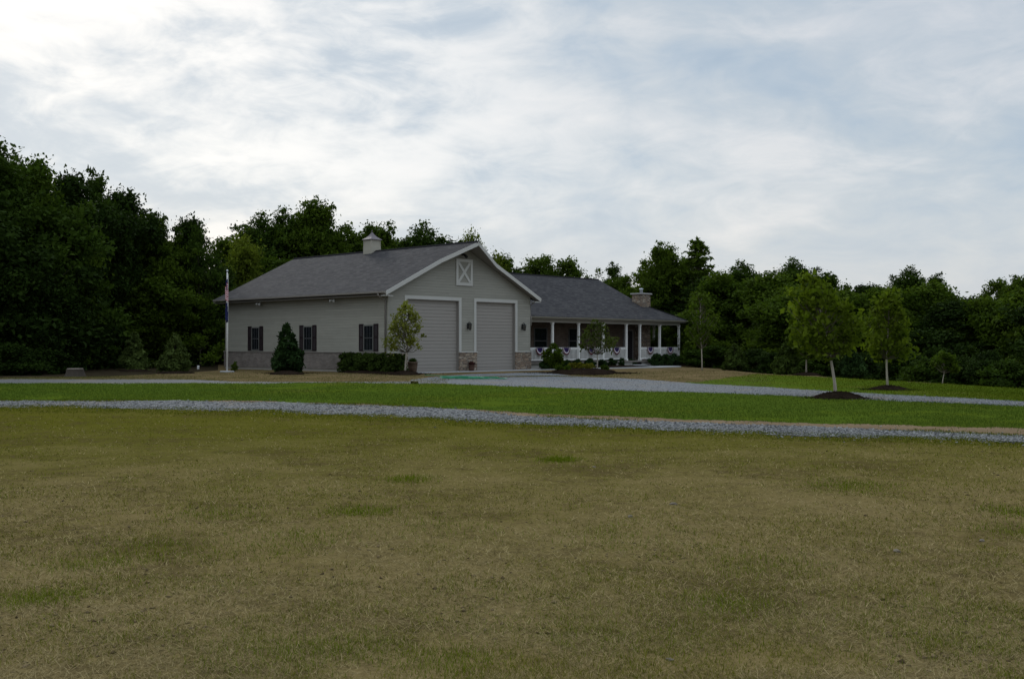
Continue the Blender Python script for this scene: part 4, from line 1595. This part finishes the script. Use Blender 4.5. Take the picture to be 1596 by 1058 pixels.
# ---- young trees
def sapling(u, vbase, vtop, wpx, vcrown, seed, label, fm=None, nleaf=5200, leaf=.12, lean=(0, 0), dens=1.0, bark=None, prof=P_EGG, ncl=40, rcf=.17, name='young_tree', group='young trees planted around the house', tr=.055):
    x, y = G(u, vbase)
    k = y / FOC
    h, r, b = (vbase - vtop) * k, wpx * k / 2, (vbase - vcrown) * k
    rng = np.random.default_rng(seed)
    rc = rcf * r * 2
    C, Rd = crown_clumps(rng, h - rc * .4, r - rc * .3, b + rc * .5, prof, ncl, rc, .14)
    C += np.array([lean[0], lean[1], 0]) * (np.clip(C[:, 2:3] / h, 0, 1) ** 2)
    fr = rng.random(len(C)) < .4
    C[fr, :2] *= 1.26
    C[fr, 2] += .05 * h * rng.random(fr.sum())
    Rd = np.where(fr, Rd * .7, Rd * 1.2)
    V, F, T = spray_leaves(C, Rd, nleaf, leaf, rng, .9)
    e = empty(name, (x, y, drop(x, y)))
    tag(e, label, 'tree', group)
    bk = bark or M_PALEBARK
    # trunk: pale below, limbs above
    bmx = BM()
    tr = tr * .62
    pts, rad = [], []
    for i in range(9):
        f = i / 8
        pts.append((lean[0] * f * f + .05 * math.sin(5 * f + seed), lean[1] * f * f, f * h * .92 - (.1 if i == 0 else 0)))
        rad.append(tr * (1.3 if i == 0 else 1.0) * (1 - .8 * f))
    tube(bmx, pts, rad, 8)
    obj('trunk', bmx, e, bk)
    bmx = BM()
    for c in C:
        zst = max(b * .92, c[2] - .55 * math.hypot(c[0], c[1]) - .10 * h)
        f = min(.98, zst / (h * .92))
        i = min(int(f * 8), 7)
        p0 = Vector(pts[i]).lerp(Vector(pts[i + 1]), f * 8 - i)
        p1 = Vector(c)
        mid = p0.lerp(p1, .55) + Vector((0, 0, -.03 * h))
        tube(bmx, [p0, mid, p1], [.022, .014, .006], 5, cap=False)
    obj('branches', bmx, e, M_TWIG)
    obj('crown', np_mesh('crown', V, F, [fm or F_YOUNG], T), e)
    return e


sapling(632, 583.5, 471, 60, 546, 81, 'slim young tree with an egg shaped crown before the left garage door', nleaf=1700, leaf=.095, ncl=70, rcf=.10, tr=.085, fm=m_foliage('fresh young foliage', (.14, .165, .026), (.25, .260, .055), .38))
sapling(930, 580, 500, 56, 550, 82, 'thin young tree in the raised mulch bed before the porch', fm=m_foliage('dark young foliage', (.045, .068, .014), (.085, .11, .022), .3), nleaf=1050, leaf=.09, ncl=50, rcf=.10, tr=.06)
sapling(1093, 577, 455, 44, 540, 83, 'tall slim young tree at the right end of the house', fm=F_MID, nleaf=1350, leaf=.11, ncl=44, rcf=.12, tr=.07, prof=P_TALL)
sapling(1301, 618, 430, 98, 552, 84, 'largest sapling with a leaning pale trunk and wide crown by the lane', fm=m_foliage('sapling foliage', (.066, .112, .009), (.145, .188, .018), .42), nleaf=3300, leaf=.10, lean=(-.75, 0), ncl=64, rcf=.12, tr=.085, prof=P_ROUND)
sapling(1384, 604, 454, 66, 556, 85, 'straight pale trunked sapling with an oval crown on the side lawn', fm=m_foliage('sapling foliage', (.066, .112, .009), (.145, .188, .018), .42), nleaf=2400, leaf=.10, ncl=60, rcf=.17, tr=.075)
sapling(1258, 584, 470, 48, 556, 86, 'smaller sapling farther back, left of the leaning one', fm=F_MID, nleaf=4200, leaf=.14, ncl=40, rcf=.17, tr=.07)
sapling(1470, 598, 548, 34, 580, 87, 'tiny sapling in front of the dark wood near the right side', fm=F_MID, nleaf=700, leaf=.11, ncl=14, rcf=.16, tr=.035)

# ------------------------------------------------------------------ bunting, flags and small things
M_BLUE = plain('deep purple blue cloth', (.030, .016, .075), .8, .1, 0, .2)
M_CWHITE = plain('white cloth', (.56, .54, .56), .8, .1, 0, .05)
M_RED = plain('dark red cloth', (.13, .018, .030), .8, .1, 0, .15)


def bunting(xc, label, w=.84, hgt=.50):
    """pleated half-round fan hanging outside the rail"""
    nr, ns = 12, 48
    V, mi = [], []
    for i in range(nr + 1):
        f = i / nr
        for k in range(ns + 1):
            a = math.pi * (1 + k / ns)
            pl = .025 * f * math.cos(k * math.pi / 1.5)
            V.append((w / 2 * f * math.cos(a), -.02 - .03 * f - pl - .03 * math.sin(-a) * f, hgt * f * math.sin(a) * (1 + .02 * math.cos(k * math.pi / 1.5))))
    n = ns + 1
    F = []
    for i in range(nr):
        for k in range(ns):
            F.append((i * n + k, i * n + k + 1, (i + 1) * n + k + 1, (i + 1) * n + k))
            mi.append(0 if i < 8 else (1 if i < 10 else 2))
    me = np_mesh('bunting', np.array(V), np.array(F), [M_BLUE, M_CWHITE, M_RED], midx=mi)
    o = obj('bunting', me)
    md = o.modifiers.new('thick', 'SOLIDIFY')
    md.thickness = .006
    p = H(xc, PY - .06, 1.44)
    o.location = p
    o.rotation_euler = (0, 0, TH)
    tag(o, label, 'bunting', 'half round buntings on the porch rail')


for u, lb in ((840, 'half round bunting nearest the garage, partly behind the leafy shrub'), (881, 'half round bunting in the second porch bay from the garage'), (920, 'half round bunting in the third porch bay beside the thin tree'), (959.5, 'half round bunting just left of the porch entrance'), (1012, 'half round bunting just right of the porch entrance'), (1043, 'half round bunting in the last porch bay at the right corner')):
    # rail position for this bunting
    best = min((abs(798 + FOC * H(x, PY).x / H(x, PY).y - u), x) for x in np.linspace(12.5, 31, 400))[1]
    bunting(best, lb)

fpx, fpy = G(354, 580)
fp = empty('flagpole', (fpx, fpy, 0))
tag(fp, 'white flagpole on a round concrete pad beside the garage', 'flagpole')
ph = 156 / FOC * fpy
bm = BM()
tube(bm, [(0, 0, .05), (0, 0, ph * .5), (0.0, 0, ph)], [.048, .042, .03], 10)
part('pole', bm, M_WHITE, fp)
bm = BM()
lathe(bm, [(.0201, 0), (.06, .03), (.07, .07), (.06, .11), (.02, .14)], 10, (0, 0, ph))
part('finial', bm, M_GALV, fp)
bm = BM()
lathe(bm, [(.42, -.05), (.42, .06), (.40, .08)], 24)
part('concrete_pad', bm, M_CONC, fp)
bm = BM()
tube(bm, [(.07, 0, .9), (.065, 0, ph - .1)], .006, 4)
part('halyard', bm, M_WHITE, fp)


def flag(name, ztop_, hoist, fly, mats, label, seed, stripes):
    ns, nt = 44, 26
    V, F, mi = [], [], []
    for j in range(nt + 1):
        t = j / nt
        for i in range(ns + 1):
            s = i / ns
            fold = math.sin(s * 13 + seed + t * 1.2)
            V.append((.07 + .19 * math.sin(s * 2.6) + .035 * math.cos(s * 15 + seed), .09 * fold * (.4 + .6 * s), -t * hoist * (1 - .25 * s) - s * fly * .52))
    n = ns + 1
    for j in range(nt):
        for i in range(ns):
            F.append((j * n + i, j * n + i + 1, (j + 1) * n + i + 1, (j + 1) * n + i))
            if stripes:
                mi.append(2 if (i < ns * .4 and j < nt * .54) else (j // 2) % 2)
            else:
                mi.append(0)
    me = np_mesh(name, np.array(V), np.array(F), mats, midx=mi, smooth=True)
    o = obj(name, me)
    md = o.modifiers.new('thick', 'SOLIDIFY')
    md.thickness = .004
    o.location = (fpx, fpy, ztop_)
    o.rotation_euler = (0, 0, -math.pi / 2 + .12)
    tag(o, label, 'flag', 'flags on the pole')


M_FRED = plain('flag red cloth', (.38, .035, .045), .8, .1, 0, .1)
M_FWHITE = plain('flag white cloth', (.62, .58, .60), .8, .1, 0, .05)
M_FBLUE = plain('flag navy cloth', (.018, .022, .075), .8, .1, 0, .15)
flag('striped_flag', ph - .32, .95, 1.5, [M_FRED, M_FWHITE, M_FBLUE], 'limp red and white striped flag with blue corner, upper of two on the pole', 1, True)
flag('navy_flag', ph - 1.78, .8, 1.25, [M_FBLUE], 'limp plain navy flag hanging below the striped flag', 2.2, False)

# stump at the edge of the left wood
sx, sy = G(117, 587)
st = empty('tree_stump', (sx, sy, 0))
tag(st, 'low tree stump with a pale cut top at the edge of the left wood', 'tree stump')
bm = BM()
rng = random.Random(4)
prof_ = [(.52, -.05), (.46, .10), (.42, .25), (.41, .40)]
rings = []
for r, z in prof_:
    rings.append([bm.verts.new((r * (1 + .10 * math.sin(5 * a * math.pi / 12 + 1) * (1.4 - z * 2)) * math.cos(a * math.pi / 12), r * math.sin(a * math.pi / 12), z)) for a in range(24)])
for a, b in zip(rings, rings[1:]):
    for k in range(24):
        bm.faces.new((a[k], a[(k + 1) % 24], b[(k + 1) % 24], b[k]))
bm.faces.new(rings[0][::-1])
part('bark', bm, M_BARK, st)
bm = BM()
lathe(bm, [(.40, .40), (.38, .425)], 24)
part('cut_top', bm, plain('weathered cut wood', (.26, .22, .19), .9, .1, 0, .3, 6), st)

# marker post, cleanout cap, planters, hose, solar lights
mx0, my0 = G(309, 575.5)
mk = empty('marker_post', (mx0, my0, 0))
tag(mk, 'short white marker post on the grass left of the flagpole', 'marker post')
bm = BM()
lathe(bm, [(.075, -.05), (.075, .17)], 10)
part('pipe', bm, M_WHITE, mk)
bm = BM()
lathe(bm, [(.09, .17), (.09, .22), (.05, .25)], 10)
part('cap', bm, M_WHITE, mk)
cx0, cy0 = G(525, 578.5)
bm = BM()
lathe(bm, [(.05, -.03), (.06, .05), (.085, .07), (.09, .12), (.055, .16), (.02, .165)], 12)
o = obj('cleanout_cap', bm, None, M_WHITE)
o.location = (cx0, cy0, 0)
tag(o, 'small white round cap low on the ground left of the hedge', 'pipe cap')


def planter(x, y, r, h, m, label, green=None, cat='planter', sc=1.0, seed=5):
    e = empty('planter', (x, y, .03))
    tag(e, label, cat)
    bmx = BM()
    lathe(bmx, [(r * .75, 0), (r * .95, h * .5), (r, h * .88), (r * 1.08, h * .9), (r * 1.08, h), (r * .9, h), (r * .88, h - .05)], 16)
    obj('pot', bmx, e, m)
    rg = np.random.default_rng(seed)
    V, F, T = leaf_cloud(np.array([(0, 0, h + .08), (.1, .05, h + .05), (-.1, -.04, h + .06)]) , np.array([.17, .13, .13]) * sc, 420, .05, rg)
    obj('plant', np_mesh('plant', V, F, [green or F_MID], T), e)


p = H(6.35, -.42)
planter(p.x, p.y, .19, .36, plain('rust brown clay', (.10, .055, .04), .8), 'small brown flower pot before the stone pier between the doors', F_RED)
p = H(1.0, -1.0)
planter(p.x, p.y, .28, .62, plain('brown barrel wood', (.11, .075, .05), .85, .2, 0, .3, 6), 'brown barrel planter behind the slim tree at the left garage door', F_DARK, seed=9)
px_, py_ = G(366, 579)
shrub('flower_plant', px_, py_, .62, .22, P_FULL, 91, 10, .12, 420, .06, F_MID, 'small leafy plant next to the flagpole pad', None, 'plant')

M_HOSE = plain('bright green hose', (.010, .22, .095), .45, .4, 0, .1)
hx, hy = G(732, 591)
pts = []
rg = random.Random(3)
for i in range(110):
    a = i * .32
    rr = .50 + .30 * math.sin(i * .083) + .10 * rg.random()
    pts.append((hx + .55 * math.sin(i * .11) + rr * 1.5 * math.cos(a), hy + .3 * math.cos(i * .17) + rr * 1.1 * math.sin(a), .03 + .0006 * i + .03 * rg.random()))
x1, y1 = G(662, 585)
tail = []
for i in range(24):
    f = i / 23
    tail.append((x1 + (pts[0][0] - x1) * f, y1 + (pts[0][1] - y1) * f + .35 * math.sin(f * 7) * (1 - f), .03))
bm = BM()
tube(bm, tail + pts, .017, 6)
o = obj('garden_hose', bm, None, M_HOSE)
tag(o, 'bright green garden hose in a loose heap on the gravel before the garage', 'garden hose')

# ------------------------------------------------------------------ grass, straw, stones
def blades(n, region, size, width, lay, rng, on_field=False):
    """region() -> arrays x, y; triangular blades"""
    x, y = region(n)
    n = len(x)
    dist = np.hypot(x, y)
    h = size[0] + (size[1] - size[0]) * rng.random(n)
    w = np.maximum(width, dist * .00055) * (.7 + .6 * rng.random(n))
    az = rng.random(n) * 6.283
    tilt = lay[0] + (lay[1] - lay[0]) * rng.random(n)
    d = np.stack([np.cos(az) * np.sin(tilt), np.sin(az) * np.sin(tilt), np.cos(tilt)], 1)
    s = np.stack([-np.sin(az), np.cos(az), np.zeros(n)], 1)
    p = np.stack([x, y, field_z(x, y) + .008 if on_field else np.full(n, .012)], 1)
    tip = p + d * h[:, None]
    tip[:, 2] += .006
    V = np.stack([p - s * w[:, None] * .5, p + s * w[:, None] * .5, tip], 1).reshape(-1, 3)
    F = np.arange(3 * n).reshape(n, 3)
    T = rng.random(n)
    return V, F, T


def vnoise(x, y, f, seed):
    """cheap value noise"""
    def hsh(i, j):
        q = np.sin(i * 127.1 + j * 311.7 + seed * 74.7) * 43758.5453
        return q - np.floor(q)
    xi, yi = np.floor(x * f), np.floor(y * f)
    xf, yf = x * f - xi, y * f - yi
    xf, yf = xf * xf * (3 - 2 * xf), yf * yf * (3 - 2 * yf)
    return (hsh(xi, yi) * (1 - xf) + hsh(xi + 1, yi) * xf) * (1 - yf) + (hsh(xi, yi + 1) * (1 - xf) + hsh(xi + 1, yi + 1) * xf) * yf


def sample(top, bot, rng, keep=None, u0=-250, u1=1850, pw=1.0):
    def fn(n):
        u = u0 + (u1 - u0) * rng.random(n)
        f = rng.random(n) ** pw
        vt = np.interp(u, [p[0] for p in top], [p[1] for p in top])
        vb = np.interp(u, [p[0] for p in bot], [p[1] for p in bot])
        v = vt + (vb - vt) * f
        dz = -(v - 529) / FOC
        yy = math.cos(PITCH) - dz * math.sin(PITCH)
        zz = math.sin(PITCH) + dz * math.cos(PITCH)
        k = -EYE / zz
        x, y = (u - 798) / FOC * k, yy * k
        # scatter along the ground so nothing lines up with the sight lines
        x, y = x + .15 * rng.normal(size=n), y + (.15 + .35 * (rng.random(n) < .15)) * rng.normal(size=n)
        if keep is not None:
            m = keep(x, y)
            return x[m], y[m]
        return x, y
    return fn


NEAR = [(-800, 1130), (2400, 1130)]
FT = [(u, v + 1) for u, v in PATH_BOT]
rs = np.random.default_rng(5)
V, F, T = blades(230000, sample(FT, NEAR, rs, lambda x, y: (rs.random(len(x)) < np.clip(1.2 - y / 24, .2, 1)) & (.5 * vnoise(x, y, .6, 41) + .5 * vnoise(x, y, 2.4, 42) + .3 * rs.random(len(x)) > .46)), (.03, .10), .0026, (1.28, 1.54), rs, True)
o = obj('dry_straw', np_mesh('dry_straw', V, F, [m_tint('bleached straw', (.075, .056, .020), (.37, .295, .145), .9)], T))
tag(o, 'short bleached straw lying all over the near field', 'straw', None, 'stuff')
rs = np.random.default_rng(26)
keep2 = lambda x, y: (.35 * vnoise(x, y, .7, 51) + .40 * vnoise(x, y, 2.6, 52) + .25 * vnoise(x, y, 7, 53)) > .56 + .14 * rs.random(len(x))
V, F, T = blades(130000, sample(FT, NEAR, rs, keep2), (.012, .040), .0026, (.5, 1.45), rs, True)
o = obj('green_sprouts', np_mesh('green_sprouts', V, F, [m_tint('yellow green sprouts', (.062, .088, .003), (.150, .180, .012), .85, .25)], T))
tag(o, 'small yellow green patches of new grass dotted over the near field', 'grass', None, 'stuff')
rs = np.random.default_rng(6)
keep = lambda x, y: (.40 * vnoise(x, y, .45, 1) + .30 * vnoise(x, y, 1.7, 2) + .30 * vnoise(x, y, 5, 3) + np.clip((y - 12) / 60, -.06, .16)) > .36 + .34 * rs.random(len(x))
V, F, T = blades(260000, sample(FT, NEAR, rs, keep), (.015, .045), .0026, (.6, 1.45), rs, True)
o = obj('sparse_grass', np_mesh('sparse_grass', V, F, [m_tint('thin olive grass', (.060, .070, .004), (.165, .165, .015), .85, .25)], T))
tag(o, 'thin sparse olive grass sprouting across the near field', 'grass', None, 'stuff')
# the same growth carries on to both sides of what the photograph shows
def beside(rng):
    def fn(n):
        y = 1.0 + 19 * rng.random(n) ** 1.3
        sd = np.where(rng.random(n) < .5, -1, 1)
        return sd * ((.50 + .08 * rng.random(n)) * y + 8.0 * rng.random(n)), y
    return fn


rs = np.random.default_rng(23)
V, F, T = blades(90000, beside(rs), (.03, .10), .004, (1.28, 1.54), rs, True)
o = obj('dry_straw', np_mesh('dry_straw', V, F, [MATS['bleached straw']], T))
tag(o, 'short bleached straw at the far sides of the near field', 'straw', None, 'stuff')
V, F, T = blades(90000, beside(rs), (.015, .045), .004, (.6, 1.45), rs, True)
o = obj('sparse_grass', np_mesh('sparse_grass', V, F, [MATS['thin olive grass']], T))
tag(o, 'thin sparse olive grass at the far sides of the near field', 'grass', None, 'stuff')
rs = np.random.default_rng(29)
V, F, T = blades(16000, sample([(u, v - 2.0) for u, v in PATH_TOP], [(u, v + 1.6) for u, v in PATH_TOP], rs, lambda x, y: vnoise(x, y, .5, 61) + .3 * vnoise(x, y, 2, 62) > .62), (.02, .06), .010, (.3, 1.3), rs)
o = obj('verge_grass', np_mesh('verge_grass', V, F, [m_tint('verge blades', (.046, .062, .003), (.115, .130, .010), .85, .3)], T))
tag(o, 'ragged grass clumps along the far edge of the gravel path', 'grass', None, 'stuff')
# denser bright tufts
rs = np.random.default_rng(8)
cs = [G(u, v) for u, v in ((250, 855), (470, 845), (530, 1010), (690, 825), (1130, 945), (1170, 955), (1590, 830), (1180, 885), (150, 880), (340, 805), (960, 840), (1010, 1000), (1440, 960), (560, 800), (640, 750), (60, 940), (1320, 760), (870, 720), (1580, 800), (400, 1030), (1450, 1030), (700, 1035))]
X, Y = [], []
for (cx_, cy_) in cs:
    n = int(500 + 500 * rs.random())
    sg = .10 + .12 * rs.random()
    X.append(cx_ + rs.normal(size=n) * sg * 1.6)
    Y.append(cy_ + rs.normal(size=n) * sg * 1.6)
X, Y = np.concatenate(X), np.concatenate(Y)
V, F, T = blades(len(X), lambda n: (X, Y), (.02, .06), .0035, (.3, 1.3), rs, True)
o = obj('grass_tufts', np_mesh('grass_tufts', V, F, [m_tint('fresh tuft green', (.065, .095, .004), (.150, .185, .012), .85, .25)], T))
tag(o, 'scattered brighter green grass tufts in the near field', 'grass tufts', None, 'stuff')
rs = np.random.default_rng(19)
YT = [(0, 589), (160, 587), (300, 581), (400, 577), (640, 583), (700, 588), (860, 586), (960, 583), (1000, 579), (1080, 576), (1150, 580), (1200, 585)]
YB = [(0, 591), (300, 592), (380, 597), (550, 597), (690, 599), (700, 588.5), (860, 587), (960, 589), (1000, 591), (1080, 597), (1150, 601), (1200, 603)]
V, F, T = blades(42000, sample(YT, YB, rs, lambda x, y: .6 * vnoise(x, y, .4, 31) + .4 * vnoise(x, y, 1.3, 32) + .4 * rs.random(len(x)) > .50, 0, 1200), (.015, .045), .01, (.5, 1.5), rs)
o = obj('yard_grass', np_mesh('yard_grass', V, F, [m_tint('thin yard grass', (.045, .055, .006), (.20, .17, .07), .9, .2)], T))
tag(o, 'thin patchy grass and straw on the bare earth around the house', 'grass', None, 'stuff')
# lawn
rs = np.random.default_rng(9)
V, F, T = blades(150000, sample([(u, v - .3) for u, v in LAWN_TOP], [(u, v + .3) for u, v in DIRT_TOP], rs, lambda x, y: .6 * vnoise(x, y, .35, 21) + .4 * vnoise(x, y, 1.6, 22) + .30 * rs.random(len(x)) > .44), (.02, .05), .012, (.2, 1.2), rs)
o = obj('lawn_grass', np_mesh('lawn_grass', V, F, [m_tint('lawn blades', (.038, .070, .007), (.112, .160, .024), .85, .3)], T))
tag(o, 'bright green mown grass of the strip between the two gravel ways', 'grass', None, 'stuff')
rs = np.random.default_rng(10)
SL_T = [(1080, 597), (1135, 588), (1180, 582.5), (1400, 594), (1596, 606), (2250, 645)]
V, F, T = blades(50000, sample(SL_T, [(u, v + .4) for u, v in DRIVE_TOP], rs, lambda x, y: rs.random(len(x)) < np.clip((x - 11.0) / 6.0 + .2, 0, 1), 1085, 1900), (.02, .05), .012, (.2, 1.2), rs)
o = obj('side_lawn_grass', np_mesh('side_lawn_grass', V, F, [m_tint('side lawn blades', (.034, .060, .003), (.110, .140, .012), .85, .3)], T))
tag(o, 'green grass of the lawn beyond the gravel drive on the right', 'grass', None, 'stuff')
rs = np.random.default_rng(12)
V, F, T = blades(30000, sample([(u, v - 2.2) for u, v in PATH_BOT], [(u, v + 9) for u, v in PATH_BOT], rs, None, -250, 1850, 1.6), (.02, .05), .008, (.3, 1.3), rs, True)
o = obj('verge_grass', np_mesh('verge_grass', V, F, [m_tint('verge blades', (.046, .062, .003), (.115, .130, .010), .85, .3)], T))
tag(o, 'grassy fringe along the near edge of the gravel path', 'grass', None, 'stuff')


def stones(name, n, region, size, m, rng, label, cat, flat=.6, on_field=False):
    x, y = region(n)
    n = len(x)
    base = np.array([(1, 0, 0), (0, 1, 0), (-1, 0, 0), (0, -1, 0), (0, 0, 1), (0, 0, -1)], float)
    fc = np.array([(0, 1, 4), (1, 2, 4), (2, 3, 4), (3, 0, 4), (1, 0, 5), (2, 1, 5), (3, 2, 5), (0, 3, 5)])
    s = size[0] + (size[1] - size[0]) * rng.random(n) ** 2
    V = base[None] * (1 + .35 * rng.normal(size=(n, 6, 1)).clip(-1.5, 1.5)) + .25 * rng.normal(size=(n, 6, 3))
    V[:, :, 2] *= flat
    a = rng.random(n) * 6.283
    ca, sa = np.cos(a), np.sin(a)
    R = np.zeros((n, 3, 3))
    R[:, 0, 0], R[:, 0, 1], R[:, 1, 0], R[:, 1, 1], R[:, 2, 2] = ca, -sa, sa, ca, 1
    V = np.einsum('nij,nkj->nki', R, V) * (s * .5)[:, None, None]
    V += np.stack([x, y, (field_z(x, y) + .008 if on_field else .015) + s * .15], 1)[:, None]
    F = (fc[None] + np.arange(n)[:, None, None] * 6).reshape(-1, 3)
    T = np.repeat(rng.random(n), 8)
    o = obj(name, np_mesh(name, V.reshape(-1, 3), F, [m], T))
    tag(o, label, cat, None, 'stuff')


M_ST = m_tint('crushed limestone', (.055, .056, .058), (.32, .322, .318), .9)
rs = np.random.default_rng(13)
stones('gravel_stones', 42000, sample([(u, v + .3) for u, v in PATH_TOP], [(u, v + .1) for u, v in PATH_BOT], rs), (.016, .066), M_ST, rs, 'coarse pale blue grey crushed stone along the near gravel path', 'gravel', .42)
rs = np.random.default_rng(14)
stones('drive_gravel', 9000, sample(DRIVE_TOP, [(u, v + 1) for u, v in LAWN_TOP], rs, None, 700, 1850), (.015, .04), m_tint('drive stone', (.11, .115, .125), (.27, .28, .30), .9), rs, 'loose fine stones on the gravel drive before the house', 'gravel')
rs = np.random.default_rng(15)
stones('soil_clods', 4500, sample(FT, NEAR, rs, lambda x, y: vnoise(x, y, .8, 9) + .35 * vnoise(x, y, 3, 4) > .75), (.010, .036), m_tint('soil clods', (.055, .040, .020), (.20, .15, .085), .95), rs, 'small crumbly soil clods and pebbles in the near field', 'soil clods', .6, True)
rs = np.random.default_rng(16)
CH = [G(u, v) for u, v in [(866, 581), (880, 581), (895, 582), (910, 582), (925, 582), (940, 582), (950, 581.5), (447, 582), (632, 583)]]
stones('mulch_chips', 7000, lambda n: (np.concatenate([c[0] + rs.normal(size=n // 9) * .75 for c in CH]), np.concatenate([c[1] + rs.normal(size=n // 9) * .75 for c in CH])), (.03, .09), M_MULCH, rs, 'bark chips spilled over the planting beds before the house', 'bark chips', .5)
rs = np.random.default_rng(17)
stones('mulch_chips', 6000, lambda n: (np.concatenate([G(1306, 621)[0] + rs.normal(size=n // 2) * .42, G(1384, 607.5)[0] + rs.normal(size=n // 2) * .4]), np.concatenate([G(1306, 621)[1] + rs.normal(size=n // 2) * .42, G(1384, 607.5)[1] + rs.normal(size=n // 2) * .4])), (.02, .05), M_MULCH, rs, 'loose bark chips spilled around the sapling mounds', 'bark chips')

M_ROCK = m_bark('pale field stone', (.15, .125, .092))


def rock(u, v, s, label, seed):
    rg = np.random.default_rng(seed)
    bmx = BM()
    bmesh.ops.create_icosphere(bmx, subdivisions=3, radius=1)
    ph_ = rg.random(6) * 6.28
    s *= .62
    for q in bmx.verts:
        c = q.co
        k = 1 + .16 * math.sin(2.3 * c.x + ph_[0]) + .14 * math.sin(3.1 * c.y + ph_[1] + c.z) + .10 * math.sin(5 * c.z + 4 * c.x + ph_[2])
        q.co = Vector((c.x * k * s, c.y * k * s * .7, c.z * k * s * .42))
    x, y = G(u, v)
    o = obj('field_stone', bmx, None, M_ROCK)
    o.location = (x, y, float(field_z(x, y)) + .01 + s * .15)
    o.rotation_euler = (0, 0, rg.random() * 6)
    tag(o, label, 'stone', 'stones lying in the field')


rock(1398, 863, .055, 'largest pale stone on the right side of the field', 1)
rock(982, 809, .055, 'flat pale stone in the middle right of the field', 2)
rock(1050, 790, .06, 'dull stone half sunk in the grass right of the flat one', 3)
rock(926, 730, .05, 'small pale stone far out in the field', 4)
rock(1045, 1035, .035, 'small pale stone close to the bottom edge right of centre', 5)
rock(1530, 845, .05, 'pale stone near the right edge of the field', 6)
